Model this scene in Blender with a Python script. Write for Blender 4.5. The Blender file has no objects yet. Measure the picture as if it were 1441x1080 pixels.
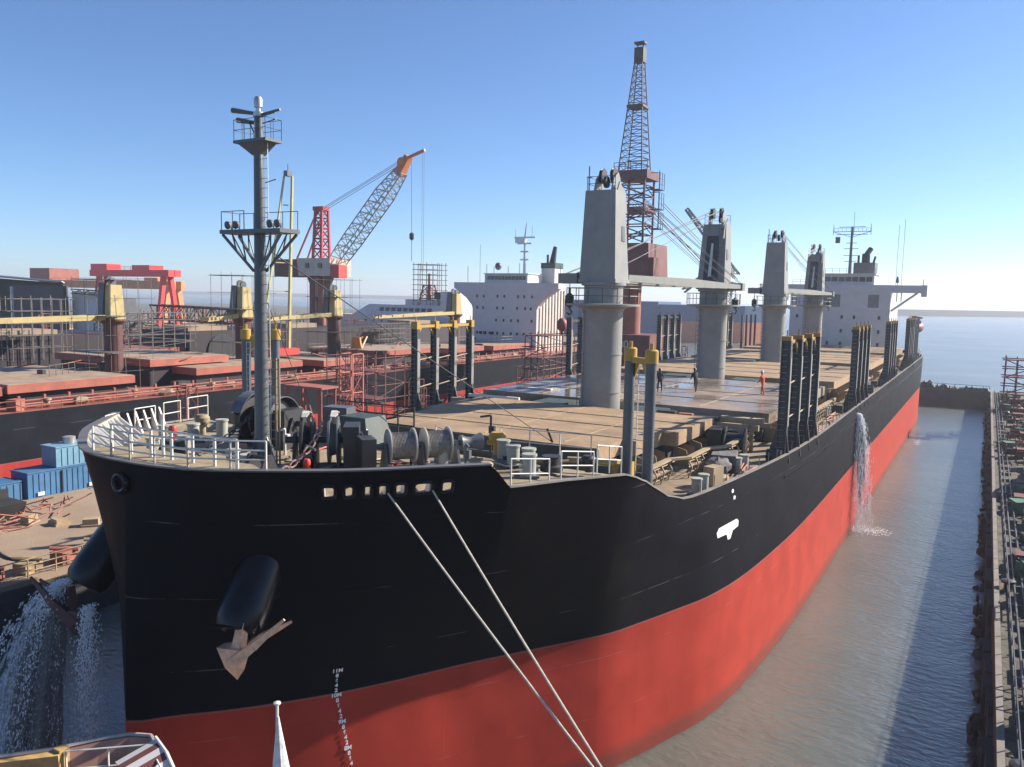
import bpy, math, random
from mathutils import Vector, Matrix
random.seed(7)
R = math.radians
scene = bpy.context.scene
COL = scene.collection
# ------------------------------------------------------------------ camera
CAMZ = 19.57
cam_d = bpy.data.cameras.new("camera"); cam = bpy.data.objects.new("camera", cam_d); COL.objects.link(cam)
cam_d.sensor_width = 36.0; cam_d.lens = 1161.567 / 1441 * 36.0
cam_d.clip_start = 0.3; cam_d.clip_end = 60000
yaw, pit, rol = R(29.806), R(6.002), R(1.14)
fw = Vector((-math.sin(yaw) * math.cos(pit), math.cos(yaw) * math.cos(pit), -math.sin(pit)))
rt = Vector((math.cos(yaw), math.sin(yaw), 0)); up = rt.cross(fw)
r2 = rt * math.cos(rol) + up * math.sin(rol); u2 = -rt * math.sin(rol) + up * math.cos(rol)
mw = Matrix((r2, u2, -fw)).transposed().to_4x4(); mw.translation = Vector((0, 0, CAMZ))
cam.matrix_world = mw
scene.camera = cam
# ------------------------------------------------------------------ world, sun, exposure
SUN_EL, SUN_AZ = R(30.5), R(40)       # azimuth measured from +Y towards +X
w = bpy.data.worlds.new("World"); scene.world = w; w.use_nodes = True
nt = w.node_tree; nt.nodes.clear()
sky = nt.nodes.new("ShaderNodeTexSky"); sky.sky_type = 'NISHITA'; sky.sun_disc = False
sky.sun_elevation = SUN_EL; sky.sun_rotation = SUN_AZ
sky.altitude = 0; sky.air_density = 0.75; sky.dust_density = 0.2; sky.ozone_density = 6.5
bg = nt.nodes.new("ShaderNodeBackground"); bg.inputs[1].default_value = 0.085
wo = nt.nodes.new("ShaderNodeOutputWorld")
nt.links.new(sky.outputs[0], bg.inputs[0]); nt.links.new(bg.outputs[0], wo.inputs[0])
sd = bpy.data.lights.new("sun", 'SUN'); sd.energy = 5.0; sd.angle = R(0.53); sd.color = (1.0, 0.90, 0.77)
sun = bpy.data.objects.new("sun", sd); COL.objects.link(sun)
sdir = Vector((math.sin(SUN_AZ) * math.cos(SUN_EL), math.cos(SUN_AZ) * math.cos(SUN_EL), math.sin(SUN_EL)))
sun.rotation_euler = sdir.to_track_quat('Z', 'Y').to_euler(); sun.location = (60, 60, 80)
scene.view_settings.view_transform = 'Standard'; scene.view_settings.look = 'None'
scene.view_settings.exposure = 1.03; scene.view_settings.gamma = 1.0
# ------------------------------------------------------------------ materials
MATS = {}
def mat(name, col,  rough=0.6, metal=0.0, var=0.2, vs=0.8, rust=0.0, rcol=(0.16, 0.055, 0.025), rs=0.6, streak=False, bump=0.0, bs=3.0, spec=0.5, rvar=0.0):
    if name in MATS: return MATS[name]
    m = bpy.data.materials.new(name); m.use_nodes = True; MATS[name] = m
    t = m.node_tree; N = t.nodes; L = t.links; b = N["Principled BSDF"]
    b.inputs["Roughness"].default_value = rough; b.inputs["Metallic"].default_value = metal
    b.inputs["Specular IOR Level"].default_value = spec
    g = N.new("ShaderNodeNewGeometry")
    n1 = N.new("ShaderNodeTexNoise"); n1.inputs["Scale"].default_value = vs; n1.inputs["Detail"].default_value = 7; n1.inputs["Roughness"].default_value = 0.65
    L.new(g.outputs["Position"], n1.inputs["Vector"])
    cr = N.new("ShaderNodeValToRGB"); cr.color_ramp.elements[0].position = 0.3; cr.color_ramp.elements[1].position = 0.7
    cr.color_ramp.elements[0].color = tuple(c * (1 - var) for c in col) + (1,); cr.color_ramp.elements[1].color = tuple(min(1, c * (1 + var)) for c in col) + (1,)
    L.new(n1.outputs["Fac"], cr.inputs["Fac"]); out = cr.outputs["Color"]
    if rust > 0:
        mp = N.new("ShaderNodeMapping"); mp.inputs["Scale"].default_value = streak if isinstance(streak, tuple) else ((1, 1, 0.12) if streak else (1, 1, 1))
        L.new(g.outputs["Position"], mp.inputs["Vector"])
        n2 = N.new("ShaderNodeTexNoise"); n2.inputs["Scale"].default_value = rs; n2.inputs["Detail"].default_value = 8; n2.inputs["Roughness"].default_value = 0.7
        L.new(mp.outputs["Vector"], n2.inputs["Vector"])
        r2_ = N.new("ShaderNodeValToRGB"); p = 0.72 - 0.32 * rust
        r2_.color_ramp.elements[0].position = p; r2_.color_ramp.elements[1].position = min(1, p + 0.12)
        L.new(n2.outputs["Fac"], r2_.inputs["Fac"])
        mx = N.new("ShaderNodeMix"); mx.data_type = 'RGBA'; L.new(r2_.outputs["Color"], mx.inputs["Factor"])
        L.new(out, mx.inputs["A"]); mx.inputs["B"].default_value = tuple(rcol) + (1,); out = mx.outputs["Result"]
    L.new(out, b.inputs["Base Color"])
    if rvar > 0:
        mr = N.new("ShaderNodeMapRange"); mr.inputs["To Min"].default_value = max(0.03, rough - rvar); mr.inputs["To Max"].default_value = min(1, rough + rvar)
        mr.inputs["From Min"].default_value = 0.35; mr.inputs["From Max"].default_value = 0.65
        L.new(n1.outputs["Fac"], mr.inputs["Value"]); L.new(mr.outputs["Result"], b.inputs["Roughness"])
    if bump > 0:
        n3 = N.new("ShaderNodeTexNoise"); n3.inputs["Scale"].default_value = bs; n3.inputs["Detail"].default_value = 5
        L.new(g.outputs["Position"], n3.inputs["Vector"])
        bp = N.new("ShaderNodeBump"); bp.inputs["Strength"].default_value = bump; bp.inputs["Distance"].default_value = 0.1
        L.new(n3.outputs["Fac"], bp.inputs["Height"]); L.new(bp.outputs["Normal"], b.inputs["Normal"])
    return m
def ship_paint(name, top, bot, zline, rough=0.35, worn=0.3, coat=0.0):
    """dark topsides above the load line, antifouling red below, with weld seams, scuffs and run marks"""
    m = bpy.data.materials.new(name); m.use_nodes = True; MATS[name] = m
    t = m.node_tree; N = t.nodes; L = t.links; b = N["Principled BSDF"]
    g = N.new("ShaderNodeNewGeometry"); sp = N.new("ShaderNodeSeparateXYZ"); L.new(g.outputs["Position"], sp.inputs[0])
    nz = N.new("ShaderNodeTexNoise"); nz.inputs["Scale"].default_value = 0.6; nz.inputs["Detail"].default_value = 6
    L.new(g.outputs["Position"], nz.inputs["Vector"])
    gt = N.new("ShaderNodeMath"); gt.operation = 'GREATER_THAN'; gt.inputs[1].default_value = zline; L.new(sp.outputs["Z"], gt.inputs[0])
    mp = N.new("ShaderNodeMapping"); mp.inputs["Scale"].default_value = (0.9, 0.9, 0.07); L.new(g.outputs["Position"], mp.inputs["Vector"])
    st = N.new("ShaderNodeTexNoise"); st.inputs["Scale"].default_value = 1.6; st.inputs["Detail"].default_value = 8; st.inputs["Roughness"].default_value = 0.7
    L.new(mp.outputs["Vector"], st.inputs["Vector"])
    def ramp(src, a, b_, c0, c1):
        r = N.new("ShaderNodeValToRGB"); r.color_ramp.elements[0].position = a; r.color_ramp.elements[1].position = b_
        r.color_ramp.elements[0].color = tuple(c0) + (1,); r.color_ramp.elements[1].color = tuple(c1) + (1,); L.new(src, r.inputs["Fac"]); return r.outputs["Color"]
    tc = ramp(nz.outputs["Fac"], 0.3, 0.7, [c * 0.75 for c in top], [c * 1.3 for c in top])
    bc = ramp(nz.outputs["Fac"], 0.3, 0.7, [c * 0.86 for c in bot], [c * 1.12 for c in bot])
    sc = ramp(st.outputs["Fac"], 0.56, 0.75, (0, 0, 0), (1, 1, 1))
    def mix(f, a, b_, mult=None):
        mx = N.new("ShaderNodeMix"); mx.data_type = 'RGBA'
        if isinstance(f, float): mx.inputs["Factor"].default_value = f
        else: L.new(f, mx.inputs["Factor"])
        for v, k in ((a, "A"), (b_, "B")):
            if isinstance(v, tuple): mx.inputs[k].default_value = v + (1,)
            else: L.new(v, mx.inputs[k])
        return mx.outputs["Result"]
    def mul(a, k):
        mm = N.new("ShaderNodeMath"); mm.operation = 'MULTIPLY'; L.new(a, mm.inputs[0]); mm.inputs[1].default_value = k; return mm.outputs[0]
    tc = mix(mul(sc, worn * 0.4), tc, tuple(min(1, c * 2.5 + 0.008) for c in top))
    bc = mix(mul(sc, worn), bc, tuple(min(1, c * 1.25 + 0.06) for c in bot))
    c = mix(gt.outputs[0], bc, tc)
    # pale hairline where the two paints meet
    ab = N.new("ShaderNodeMath"); ab.operation = 'COMPARE'; ab.inputs[1].default_value = zline; ab.inputs[2].default_value = 0.035; L.new(sp.outputs["Z"], ab.inputs[0])
    c = mix(mul(ab.outputs[0], 0.45), c, (0.32, 0.16, 0.15))
    # weld seams show as slightly lighter lines, broken by the noise
    sy0 = N.new("ShaderNodeMath"); sy0.operation = "PINGPONG"; sy0.inputs[1].default_value = 1.25; L.new(sp.outputs["Z"], sy0.inputs[0])
    cz0 = N.new("ShaderNodeMath"); cz0.operation = "LESS_THAN"; cz0.inputs[1].default_value = 0.018; L.new(sy0.outputs[0], cz0.inputs[0])
    br0 = N.new("ShaderNodeMath"); br0.operation = "MULTIPLY"; L.new(cz0.outputs[0], br0.inputs[0]); L.new(ramp(nz.outputs["Fac"], 0.52, 0.6, (0, 0, 0), (1, 1, 1)), br0.inputs[1])
    c = mix(mul(br0.outputs[0], 0.22), c, (0.30, 0.27, 0.25))
    # wet, stained band just above the water
    wb = N.new("ShaderNodeMapRange"); wb.inputs["From Min"].default_value = 0.25; wb.inputs["From Max"].default_value = 0.75; wb.inputs["To Min"].default_value = 0.6; wb.inputs["To Max"].default_value = 0.0
    ad = N.new("ShaderNodeMath"); ad.operation = 'ADD'; L.new(sp.outputs["Z"], ad.inputs[0]); L.new(mul(st.outputs["Fac"], -0.5), ad.inputs[1]); L.new(ad.outputs[0], wb.inputs["Value"])
    c = mix(wb.outputs["Result"], c, (0.10, 0.05, 0.04))
    L.new(c, b.inputs["Base Color"])
    mr = N.new("ShaderNodeMapRange"); mr.inputs["To Min"].default_value = rough - 0.08; mr.inputs["To Max"].default_value = rough + 0.12; L.new(nz.outputs["Fac"], mr.inputs["Value"])
    rr_ = N.new("ShaderNodeMath"); rr_.operation = "MULTIPLY_ADD"; L.new(gt.outputs[0], rr_.inputs[0]); rr_.inputs[1].default_value = -0.1; L.new(mr.outputs["Result"], rr_.inputs[2]); r3_ = N.new("ShaderNodeMath"); r3_.operation = "ADD"; L.new(rr_.outputs[0], r3_.inputs[0]); r3_.inputs[1].default_value = 0.3; L.new(r3_.outputs[0], b.inputs["Roughness"])
    sv = N.new("ShaderNodeMapRange"); sv.inputs["To Min"].default_value = 0.12; sv.inputs["To Max"].default_value = 0.09; L.new(gt.outputs[0], sv.inputs["Value"]); L.new(sv.outputs["Result"], b.inputs["Specular IOR Level"])
    b.inputs["Coat Weight"].default_value = coat; b.inputs["Coat Roughness"].default_value = 0.15
    # plate seams: shallow grooves every 2.4 m up, 8 m along, plus soft plate buckling
    sy = N.new("ShaderNodeMath"); sy.operation = 'PINGPONG'; sy.inputs[1].default_value = 4.0; L.new(sp.outputs["Y"], sy.inputs[0])
    cy = N.new("ShaderNodeMath"); cy.operation = 'LESS_THAN'; cy.inputs[1].default_value = 0.03; L.new(sy.outputs[0], cy.inputs[0])
    sz = N.new("ShaderNodeMath"); sz.operation = 'PINGPONG'; sz.inputs[1].default_value = 1.25; L.new(sp.outputs["Z"], sz.inputs[0])
    cz = N.new("ShaderNodeMath"); cz.operation = 'LESS_THAN'; cz.inputs[1].default_value = 0.02; L.new(sz.outputs[0], cz.inputs[0])
    sm = N.new("ShaderNodeMath"); sm.operation = 'MAXIMUM'; L.new(cy.outputs[0], sm.inputs[0]); L.new(cz.outputs[0], sm.inputs[1])
    bn = N.new("ShaderNodeTexNoise"); bn.inputs["Scale"].default_value = 0.45; bn.inputs["Detail"].default_value = 2; L.new(g.outputs["Position"], bn.inputs["Vector"])
    a2 = N.new("ShaderNodeMath"); a2.operation = 'ADD'; L.new(mul(sm.outputs[0], 0.3), a2.inputs[0]); L.new(mul(bn.outputs["Fac"], 0.6), a2.inputs[1])
    bp = N.new("ShaderNodeBump"); bp.inputs["Strength"].default_value = 0.5; bp.inputs["Distance"].default_value = 0.12
    L.new(a2.outputs[0], bp.inputs["Height"]); L.new(bp.outputs["Normal"], b.inputs["Normal"])
    return m
def water_mat():
    m = bpy.data.materials.new("harbour_water"); m.use_nodes = True
    t = m.node_tree; N = t.nodes; L = t.links; b = N["Principled BSDF"]
    g = N.new("ShaderNodeNewGeometry")
    n = N.new("ShaderNodeTexNoise"); n.inputs["Scale"].default_value = 0.035; n.inputs["Detail"].default_value = 4; L.new(g.outputs["Position"], n.inputs["Vector"])
    cr = N.new("ShaderNodeValToRGB"); cr.color_ramp.elements[0].position = 0.35; cr.color_ramp.elements[1].position = 0.65
    cr.color_ramp.elements[0].color = (0.105, 0.122, 0.108, 1); cr.color_ramp.elements[1].color = (0.142, 0.160, 0.142, 1)
    L.new(n.outputs["Fac"], cr.inputs["Fac"]); L.new(cr.outputs["Color"], b.inputs["Base Color"])
    b.inputs["Roughness"].default_value = 0.24; b.inputs["IOR"].default_value = 1.55; b.inputs["Specular IOR Level"].default_value = 0.8; b.inputs["Subsurface Weight"].default_value = 1.0; b.inputs["Subsurface Radius"].default_value = (1.0, 1.1, 1.2); b.inputs["Subsurface Scale"].default_value = 2.2
    mp = N.new("ShaderNodeMapping"); mp.inputs["Scale"].default_value = (0.7, 1.5, 1); mp.inputs["Rotation"].default_value = (0, 0, R(25)); L.new(g.outputs["Position"], mp.inputs["Vector"])
    w1 = N.new("ShaderNodeTexNoise"); w1.inputs["Scale"].default_value = 1.9; w1.inputs["Detail"].default_value = 3; w1.inputs["Roughness"].default_value = 0.55; L.new(mp.outputs["Vector"], w1.inputs["Vector"])
    w2 = N.new("ShaderNodeTexNoise"); w2.inputs["Scale"].default_value = 0.22; w2.inputs["Detail"].default_value = 3; L.new(mp.outputs["Vector"], w2.inputs["Vector"])
    b1 = N.new("ShaderNodeBump"); b1.inputs["Strength"].default_value = 0.4; b1.inputs["Distance"].default_value = 0.32; L.new(w1.outputs["Fac"], b1.inputs["Height"])
    b2 = N.new("ShaderNodeBump"); b2.inputs["Strength"].default_value = 0.18; b2.inputs["Distance"].default_value = 1.0; L.new(w2.outputs["Fac"], b2.inputs["Height"])
    L.new(b1.outputs["Normal"], b2.inputs["Normal"]); L.new(b2.outputs["Normal"], b.inputs["Normal"])
    return m
# ------------------------------------------------------------------ mesh helpers
ORG = {}
def V(*a): return Vector(a)
class MB:
    def __init__(s): s.v = []; s.f = []; s.fs = []
    def add(s, vs, fs, sm=False):
        o = len(s.v); s.v += [tuple(p) for p in vs]; s.f += [tuple(i + o for i in f) for f in fs]; s.fs += [sm] * len(fs); return s
    def box(s, x0, x1, y0, y1, z0, z1):
        return s.hexa([(x0, y0), (x1, y0), (x1, y1), (x0, y1)], z0, [(x0, y0), (x1, y0), (x1, y1), (x0, y1)], z1)
    def cbox(s, c, sx, sy, sz, rz=0.0):     # centre-bottom, size, turned
        ca, sa = math.cos(rz), math.sin(rz); q = [(c[0] + ca * a * sx / 2 - sa * b * sy / 2, c[1] + sa * a * sx / 2 + ca * b * sy / 2) for a, b in ((-1, -1), (1, -1), (1, 1), (-1, 1))]
        return s.hexa(q, c[2], q, c[2] + sz)
    def hexa(s, q0, z0, q1, z1):
        vs = [(a, b, z0) for a, b in q0] + [(a, b, z1) for a, b in q1]
        return s.add(vs, [(3, 2, 1, 0), (4, 5, 6, 7), (0, 1, 5, 4), (1, 2, 6, 5), (2, 3, 7, 6), (3, 0, 4, 7)])
    def prism(s, poly, z0, z1):
        n = len(poly); vs = [(a, b, z0) for a, b in poly] + [(a, b, z1) for a, b in poly]
        return s.add(vs, [tuple(range(n))[::-1], tuple(range(n, 2 * n))] + [(i, (i + 1) % n, n + (i + 1) % n, n + i) for i in range(n)])
    def slab(s, poly3, d):                  # planar polygon in space pushed along vector d
        n = len(poly3); d = Vector(d); vs = [Vector(p) for p in poly3] + [Vector(p) + d for p in poly3]
        return s.add(vs, [tuple(range(n))[::-1], tuple(range(n, 2 * n))] + [(i, (i + 1) % n, n + (i + 1) % n, n + i) for i in range(n)])
    def bar(s, p, q, r, n=6, rq=None, caps=True):
        p = Vector(p); q = Vector(q); d = q - p
        if d.length < 1e-6: return s
        z = d.normalized(); x = z.orthogonal().normalized() if abs(z.z) > 0.99 else z.cross(V(0, 0, 1)).normalized(); y = z.cross(x); rq = r if rq is None else rq
        vs = []
        for c, rr in ((p, r), (q, rq)):
            for i in range(n):
                a = 2 * math.pi * i / n; vs.append(c + (x * math.cos(a) + y * math.sin(a)) * rr)
        fs = [(i, (i + 1) % n, n + (i + 1) % n, n + i) for i in range(n)]
        s.add(vs, fs, n > 6)
        if caps: s.add(vs, [tuple(range(n))[::-1], tuple(range(n, 2 * n))])
        return s
    def beam(s, p, q, w_, h, w2=None, h2=None, upv=(0, 0, 1)):   # rectangular bar, w sideways, h upwards
        p = Vector(p); q = Vector(q); z = (q - p).normalized(); u = Vector(upv)
        if abs(z.dot(u)) > 0.98: u = V(0, 1, 0)
        x = z.cross(u).normalized(); y = x.cross(z); w2 = w_ if w2 is None else w2; h2 = h if h2 is None else h2
        vs = [c + x * a * ww / 2 + y * b * hh / 2 for c, ww, hh in ((p, w_, h), (q, w2, h2)) for a, b in ((-1, -1), (1, -1), (1, 1), (-1, 1))]
        return s.add(vs, [(3, 2, 1, 0), (4, 5, 6, 7), (0, 1, 5, 4), (1, 2, 6, 5), (2, 3, 7, 6), (3, 0, 4, 7)])
    def path(s, pts, r, n=5):
        for a, b in zip(pts, pts[1:]): s.bar(a, b, r, n)
        return s
    def lathe(s, c, prof, n=20, axis=(0, 0, 1)):  # prof: (radius, height along axis)
        z = Vector(axis).normalized(); x = z.orthogonal().normalized() if abs(z.z) < 0.99 else V(1, 0, 0); y = z.cross(x); c = Vector(c)
        vs = [c + z * h + (x * math.cos(2 * math.pi * i / n) + y * math.sin(2 * math.pi * i / n)) * r for r, h in prof for i in range(n)]
        fs = [(k * n + i, k * n + (i + 1) % n, (k + 1) * n + (i + 1) % n, (k + 1) * n + i) for k in range(len(prof) - 1) for i in range(n)]
        s.add(vs, fs, True); m_ = len(prof) - 1
        s.add([vs[i] for i in range(n)] + [vs[m_ * n + i] for i in range(n)], [tuple(range(n))[::-1], tuple(range(n, 2 * n))])
        return s
    def ball(s, c, rx, ry=None, rz=None, n=10, jit=0.0):
        ry = rx if ry is None else ry; rz = rx if rz is None else rz
        vs = []; m_ = n // 2
        for k in range(m_ + 1):
            t = math.pi * k / m_
            for i in range(n):
                a = 2 * math.pi * i / n; j = 1 + random.uniform(-jit, jit)
                vs.append((c[0] + rx * j * math.sin(t) * math.cos(a), c[1] + ry * j * math.sin(t) * math.sin(a), c[2] + rz * j * math.cos(t)))
        return s.add(vs, [(k * n + i, (k + 1) * n + i, (k + 1) * n + (i + 1) % n, k * n + (i + 1) % n) for k in range(m_) for i in range(n)], True)
    def rail(s, pts, h=1.0, r=0.03, step=1.5, rows=3):
        """posts and horizontal rails along a 3-D polyline"""
        for a, b in zip(pts, pts[1:]):
            a = Vector(a); b = Vector(b); L_ = (b - a).length; k = max(1, int(round(L_ / step)))
            for i in range(k + 1):
                p = a.lerp(b, i / k); s.bar(p, p + V(0, 0, h), r, 5)
            for j in range(1, rows + 1):
                z = V(0, 0, h * j / rows); s.bar(a + z, b + z, r * 0.8, 5)
        return s
    def ladder(s, p, q, wv, step=0.35, r=0.02, cage=None):
        p = Vector(p); q = Vector(q); wv = Vector(wv) / 2
        s.bar(p - wv, q - wv, r, 4); s.bar(p + wv, q + wv, r, 4); n = int((q - p).length / step)
        for i in range(n + 1):
            c = p.lerp(q, i / max(1, n)); s.bar(c - wv, c + wv, r * 0.8, 4)
        return s
    def truss(s, p, q, w0, w1, nb, r=0.06, side=(0, 0, 1), br=None, wm=None):
        """square lattice boom; w0 width at the foot, w1 at the head, wm in the middle"""
        p = Vector(p); q = Vector(q); z = (q - p).normalized(); x = z.cross(Vector(side)).normalized(); y = z.cross(x); br = r * 0.6 if br is None else br
        def ring(t):
            if wm is None: ww = w0 + (w1 - w0) * t
            else: ww = w0 + (wm - w0) * min(1, t / 0.25) if t < 0.75 else wm + (w1 - wm) * (t - 0.75) / 0.25
            c = p.lerp(q, t); return [c + (x * a + y * b) * ww / 2 for a, b in ((-1, -1), (1, -1), (1, 1), (-1, 1))]
        prev = ring(0)
        for k in range(1, nb + 1):
            cur = ring(k / nb)
            for i in range(4):
                s.bar(prev[i], cur[i], r, 4, caps=False); s.bar(cur[i], cur[(i + 1) % 4], br, 4, caps=False)
                j = (i + 1) % 4
                if k % 2: s.bar(prev[i], cur[j], br, 4, caps=False)
                else: s.bar(prev[j], cur[i], br, 4, caps=False)
            prev = cur
        return s
    def build_each(s, name, m, parent, join=0.02):
        """one object for every separate piece collected here (pieces that touch stay together)"""
        par = list(range(len(s.v)))
        def root(i):
            while par[i] != i: par[i] = par[par[i]]; i = par[i]
            return i
        for f in s.f:
            for i in f[1:]: par[root(i)] = root(f[0])
        groups = {}
        for k, f in enumerate(s.f): groups.setdefault(root(f[0]), []).append(k)
        out = []
        for g_ in groups.values():
            used = sorted({i for k in g_ for i in s.f[k]}); mp_ = {i: j for j, i in enumerate(used)}; b = MB()
            b.v = [s.v[i] for i in used]; b.f = [tuple(mp_[i] for i in s.f[k]) for k in g_]; b.fs = [s.fs[k] for k in g_]; out.append(b.build(name, m, parent))
        return out
    def build(s, name, m, parent=None, at=None, smooth=None):
        me = bpy.data.meshes.new(name)
        if parent is None:
            if at is None:
                xs = [p[0] for p in s.v]; ys = [p[1] for p in s.v]; zs = [p[2] for p in s.v]
                at = ((min(xs) + max(xs)) / 2, (min(ys) + max(ys)) / 2, min(zs))
            o3 = Vector(at)
        else:
            o3 = Vector(at) if at is not None else ORG[parent]
        me.from_pydata([tuple(Vector(p) - o3) for p in s.v], [], s.f)
        me.polygons.foreach_set("use_smooth", s.fs if smooth is None else [smooth] * len(s.fs))
        me.materials.append(m); me.update()
        if smooth or any(s.fs): me.set_sharp_from_angle(angle=R(38))
        o = bpy.data.objects.new(name, me); COL.objects.link(o)
        if parent is None: o.location = o3
        else: o.parent = parent; o.location = o3 - ORG[parent]
        ORG[o] = o3
        return o
def tag(o, label, cat=None, group=None, kind=None):
    if label: o["label"] = label
    if cat: o["category"] = cat
    if group: o["group"] = group
    if kind: o["kind"] = kind
    return o
def thing(name, label, cat, loc, group=None):
    o = bpy.data.objects.new(name, None); COL.objects.link(o); o.location = loc; ORG[o] = Vector(loc)
    o.empty_display_size = 0.5
    return tag(o, label, cat, group)
def copy_tree(o, parent=None):
    c = o.copy(); COL.objects.link(c)
    if parent is not None: c.parent = parent
    ORG[c] = ORG[o].copy()
    for ch in list(o.children): copy_tree(ch, c)
    return c
def structure(o): o["kind"] = "structure"; return o
# ------------------------------------------------------------------ paints
m_hull = ship_paint("hull_paint", (0.0035, 0.0035, 0.0075), (0.37, 0.042, 0.027), 5.96, rough=0.38, worn=0.12)
m_black = mat("black_paint", (0.006, 0.006, 0.010), 0.3, var=0.3, spec=0.3)
m_grey = mat("grey_paint", (0.235, 0.235, 0.22), 0.5, var=0.14, rust=0.25, rs=1.2, streak=True, rcol=(0.13, 0.10, 0.08))
m_greyd = mat("dark_grey_paint", (0.10, 0.11, 0.12), 0.45, var=0.2, rust=0.2, rs=1.5, streak=True)
m_mast = mat("mast_paint", (0.088, 0.098, 0.105), 0.42, var=0.15, rust=0.12, rs=1.5, streak=True)
m_white = mat("white_paint", (0.56, 0.545, 0.54), 0.5, var=0.08, rust=0.16, rs=0.9, streak=True, rcol=(0.42, 0.33, 0.27))
m_rail = mat("rail_white", (0.62, 0.60, 0.55), 0.5, var=0.12, rust=0.3, rs=6)
m_hatch = mat("hatch_top", (0.31, 0.21, 0.12), 0.75, var=0.28, vs=0.5, rust=0.55, rs=1.5, streak=(0.16, 1.0, 1.0), rcol=(0.21, 0.14, 0.10), bump=0.3, bs=4)
m_hatchw = mat("hatch_top_wet", (0.24, 0.185, 0.14), 0.34, var=0.45, vs=0.22, rust=0.5, rs=0.9, streak=(0.3, 1.0, 1.0), rcol=(0.13, 0.10, 0.08), rvar=0.3)
m_coam = mat("coaming_green", (0.045, 0.065, 0.06), 0.55, var=0.3, rust=0.35, rs=0.8)
m_deck = mat("deck_plate", (0.24, 0.18, 0.12), 0.8, var=0.3, vs=0.9, rust=0.5, rs=0.7, rcol=(0.15, 0.10, 0.07), bump=0.2)
m_fdeck = mat("forecastle_deck", (0.27, 0.22, 0.14), 0.8, var=0.3, vs=1.2, rust=0.5, rs=0.9, rcol=(0.19, 0.12, 0.08), bump=0.2)
m_tan = mat("tan_dusty", (0.32, 0.24, 0.15), 0.8, var=0.25, rust=0.4, rs=1.4, rcol=(0.2, 0.11, 0.07))
m_yel = mat("yellow_paint", (0.42, 0.255, 0.04), 0.5, var=0.15, rust=0.2, rs=1.5)
m_yelp = mat("pale_yellow_paint", (0.42, 0.34, 0.15), 0.6, var=0.15, rust=0.35, rs=0.9, streak=True, rcol=(0.3, 0.17, 0.08))
m_red = mat("red_paint", (0.52, 0.05, 0.04), 0.5, var=0.2, rust=0.15)
m_redl = mat("red_lead", (0.30, 0.105, 0.075), 0.7, var=0.25, rust=0.35, rs=0.8, rcol=(0.22, 0.10, 0.07))
m_brown = mat("red_brown_primer", (0.15, 0.05, 0.045), 0.65, var=0.25, rust=0.2)
m_pur = mat("dark_plum_steel", (0.020, 0.012, 0.018), 0.6, var=0.25, rust=0.25, rs=0.5)
m_rope = mat("rope", (0.50, 0.45, 0.36), 0.9, var=0.25, vs=8)
m_roped = mat("coiled_rope", (0.30, 0.28, 0.26), 0.9, var=0.3, vs=6, bump=0.6, bs=14)
m_dark = mat("machinery_black", (0.030, 0.030, 0.032), 0.5, var=0.3, rust=0.25, rs=2)
m_canvas = mat("canvas_cover", (0.13, 0.12, 0.12), 0.9, var=0.4, vs=2.5, bump=0.8, bs=3)
m_glass = mat("window_glass", (0.02, 0.025, 0.03), 0.12, var=0.1)
m_conc = mat("quay_concrete", (0.29, 0.215, 0.15), 0.9, var=0.16, vs=0.25, rust=0.32, rs=0.3, rcol=(0.24, 0.19, 0.15), bump=0.25, bs=6)
m_wall = mat("dock_wall", (0.045, 0.042, 0.042), 0.85, var=0.35, vs=0.7, rust=0.4, rs=0.5, streak=True, rcol=(0.05, 0.05, 0.04), bump=0.8, bs=1.4)
m_blue = mat("blue_paint", (0.055, 0.155, 0.30), 0.5, var=0.2, rust=0.2, rs=1.5)
m_lblue = mat("pale_blue_paint", (0.15, 0.30, 0.42), 0.5, var=0.2, rust=0.2, rs=1.5)
m_scaf = mat("scaffold_tube", (0.16, 0.14, 0.13), 0.55, metal=0.3, var=0.3, rust=0.4, rs=2)
m_anchor = mat("anchor_steel", (0.74, 0.42, 0.26), 0.75, var=0.3, vs=3, rust=0.4, rs=3, rcol=(0.24, 0.11, 0.07))  # base colour brightened so the near anchor looks sunlit
m_chrome = mat("pale_metal", (0.5, 0.5, 0.48), 0.35, metal=0.6, var=0.1)
m_foam = mat("foam", (0.80, 0.82, 0.86), 0.4, var=0.08)
# ------------------------------------------------------------------ water
def grid_sheet(x0, x1, y0, y1, z):
    return MB().add([(x0, y0, z), (x1, y0, z), (x1, y1, z), (x0, y1, z)], [(0, 1, 2, 3)])
structure(grid_sheet(-20000, 20000, -3000, 30000, 0.0).build("harbour_water", water_mat(), at=(0, 0, 0)))
XC = -22.77
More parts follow.
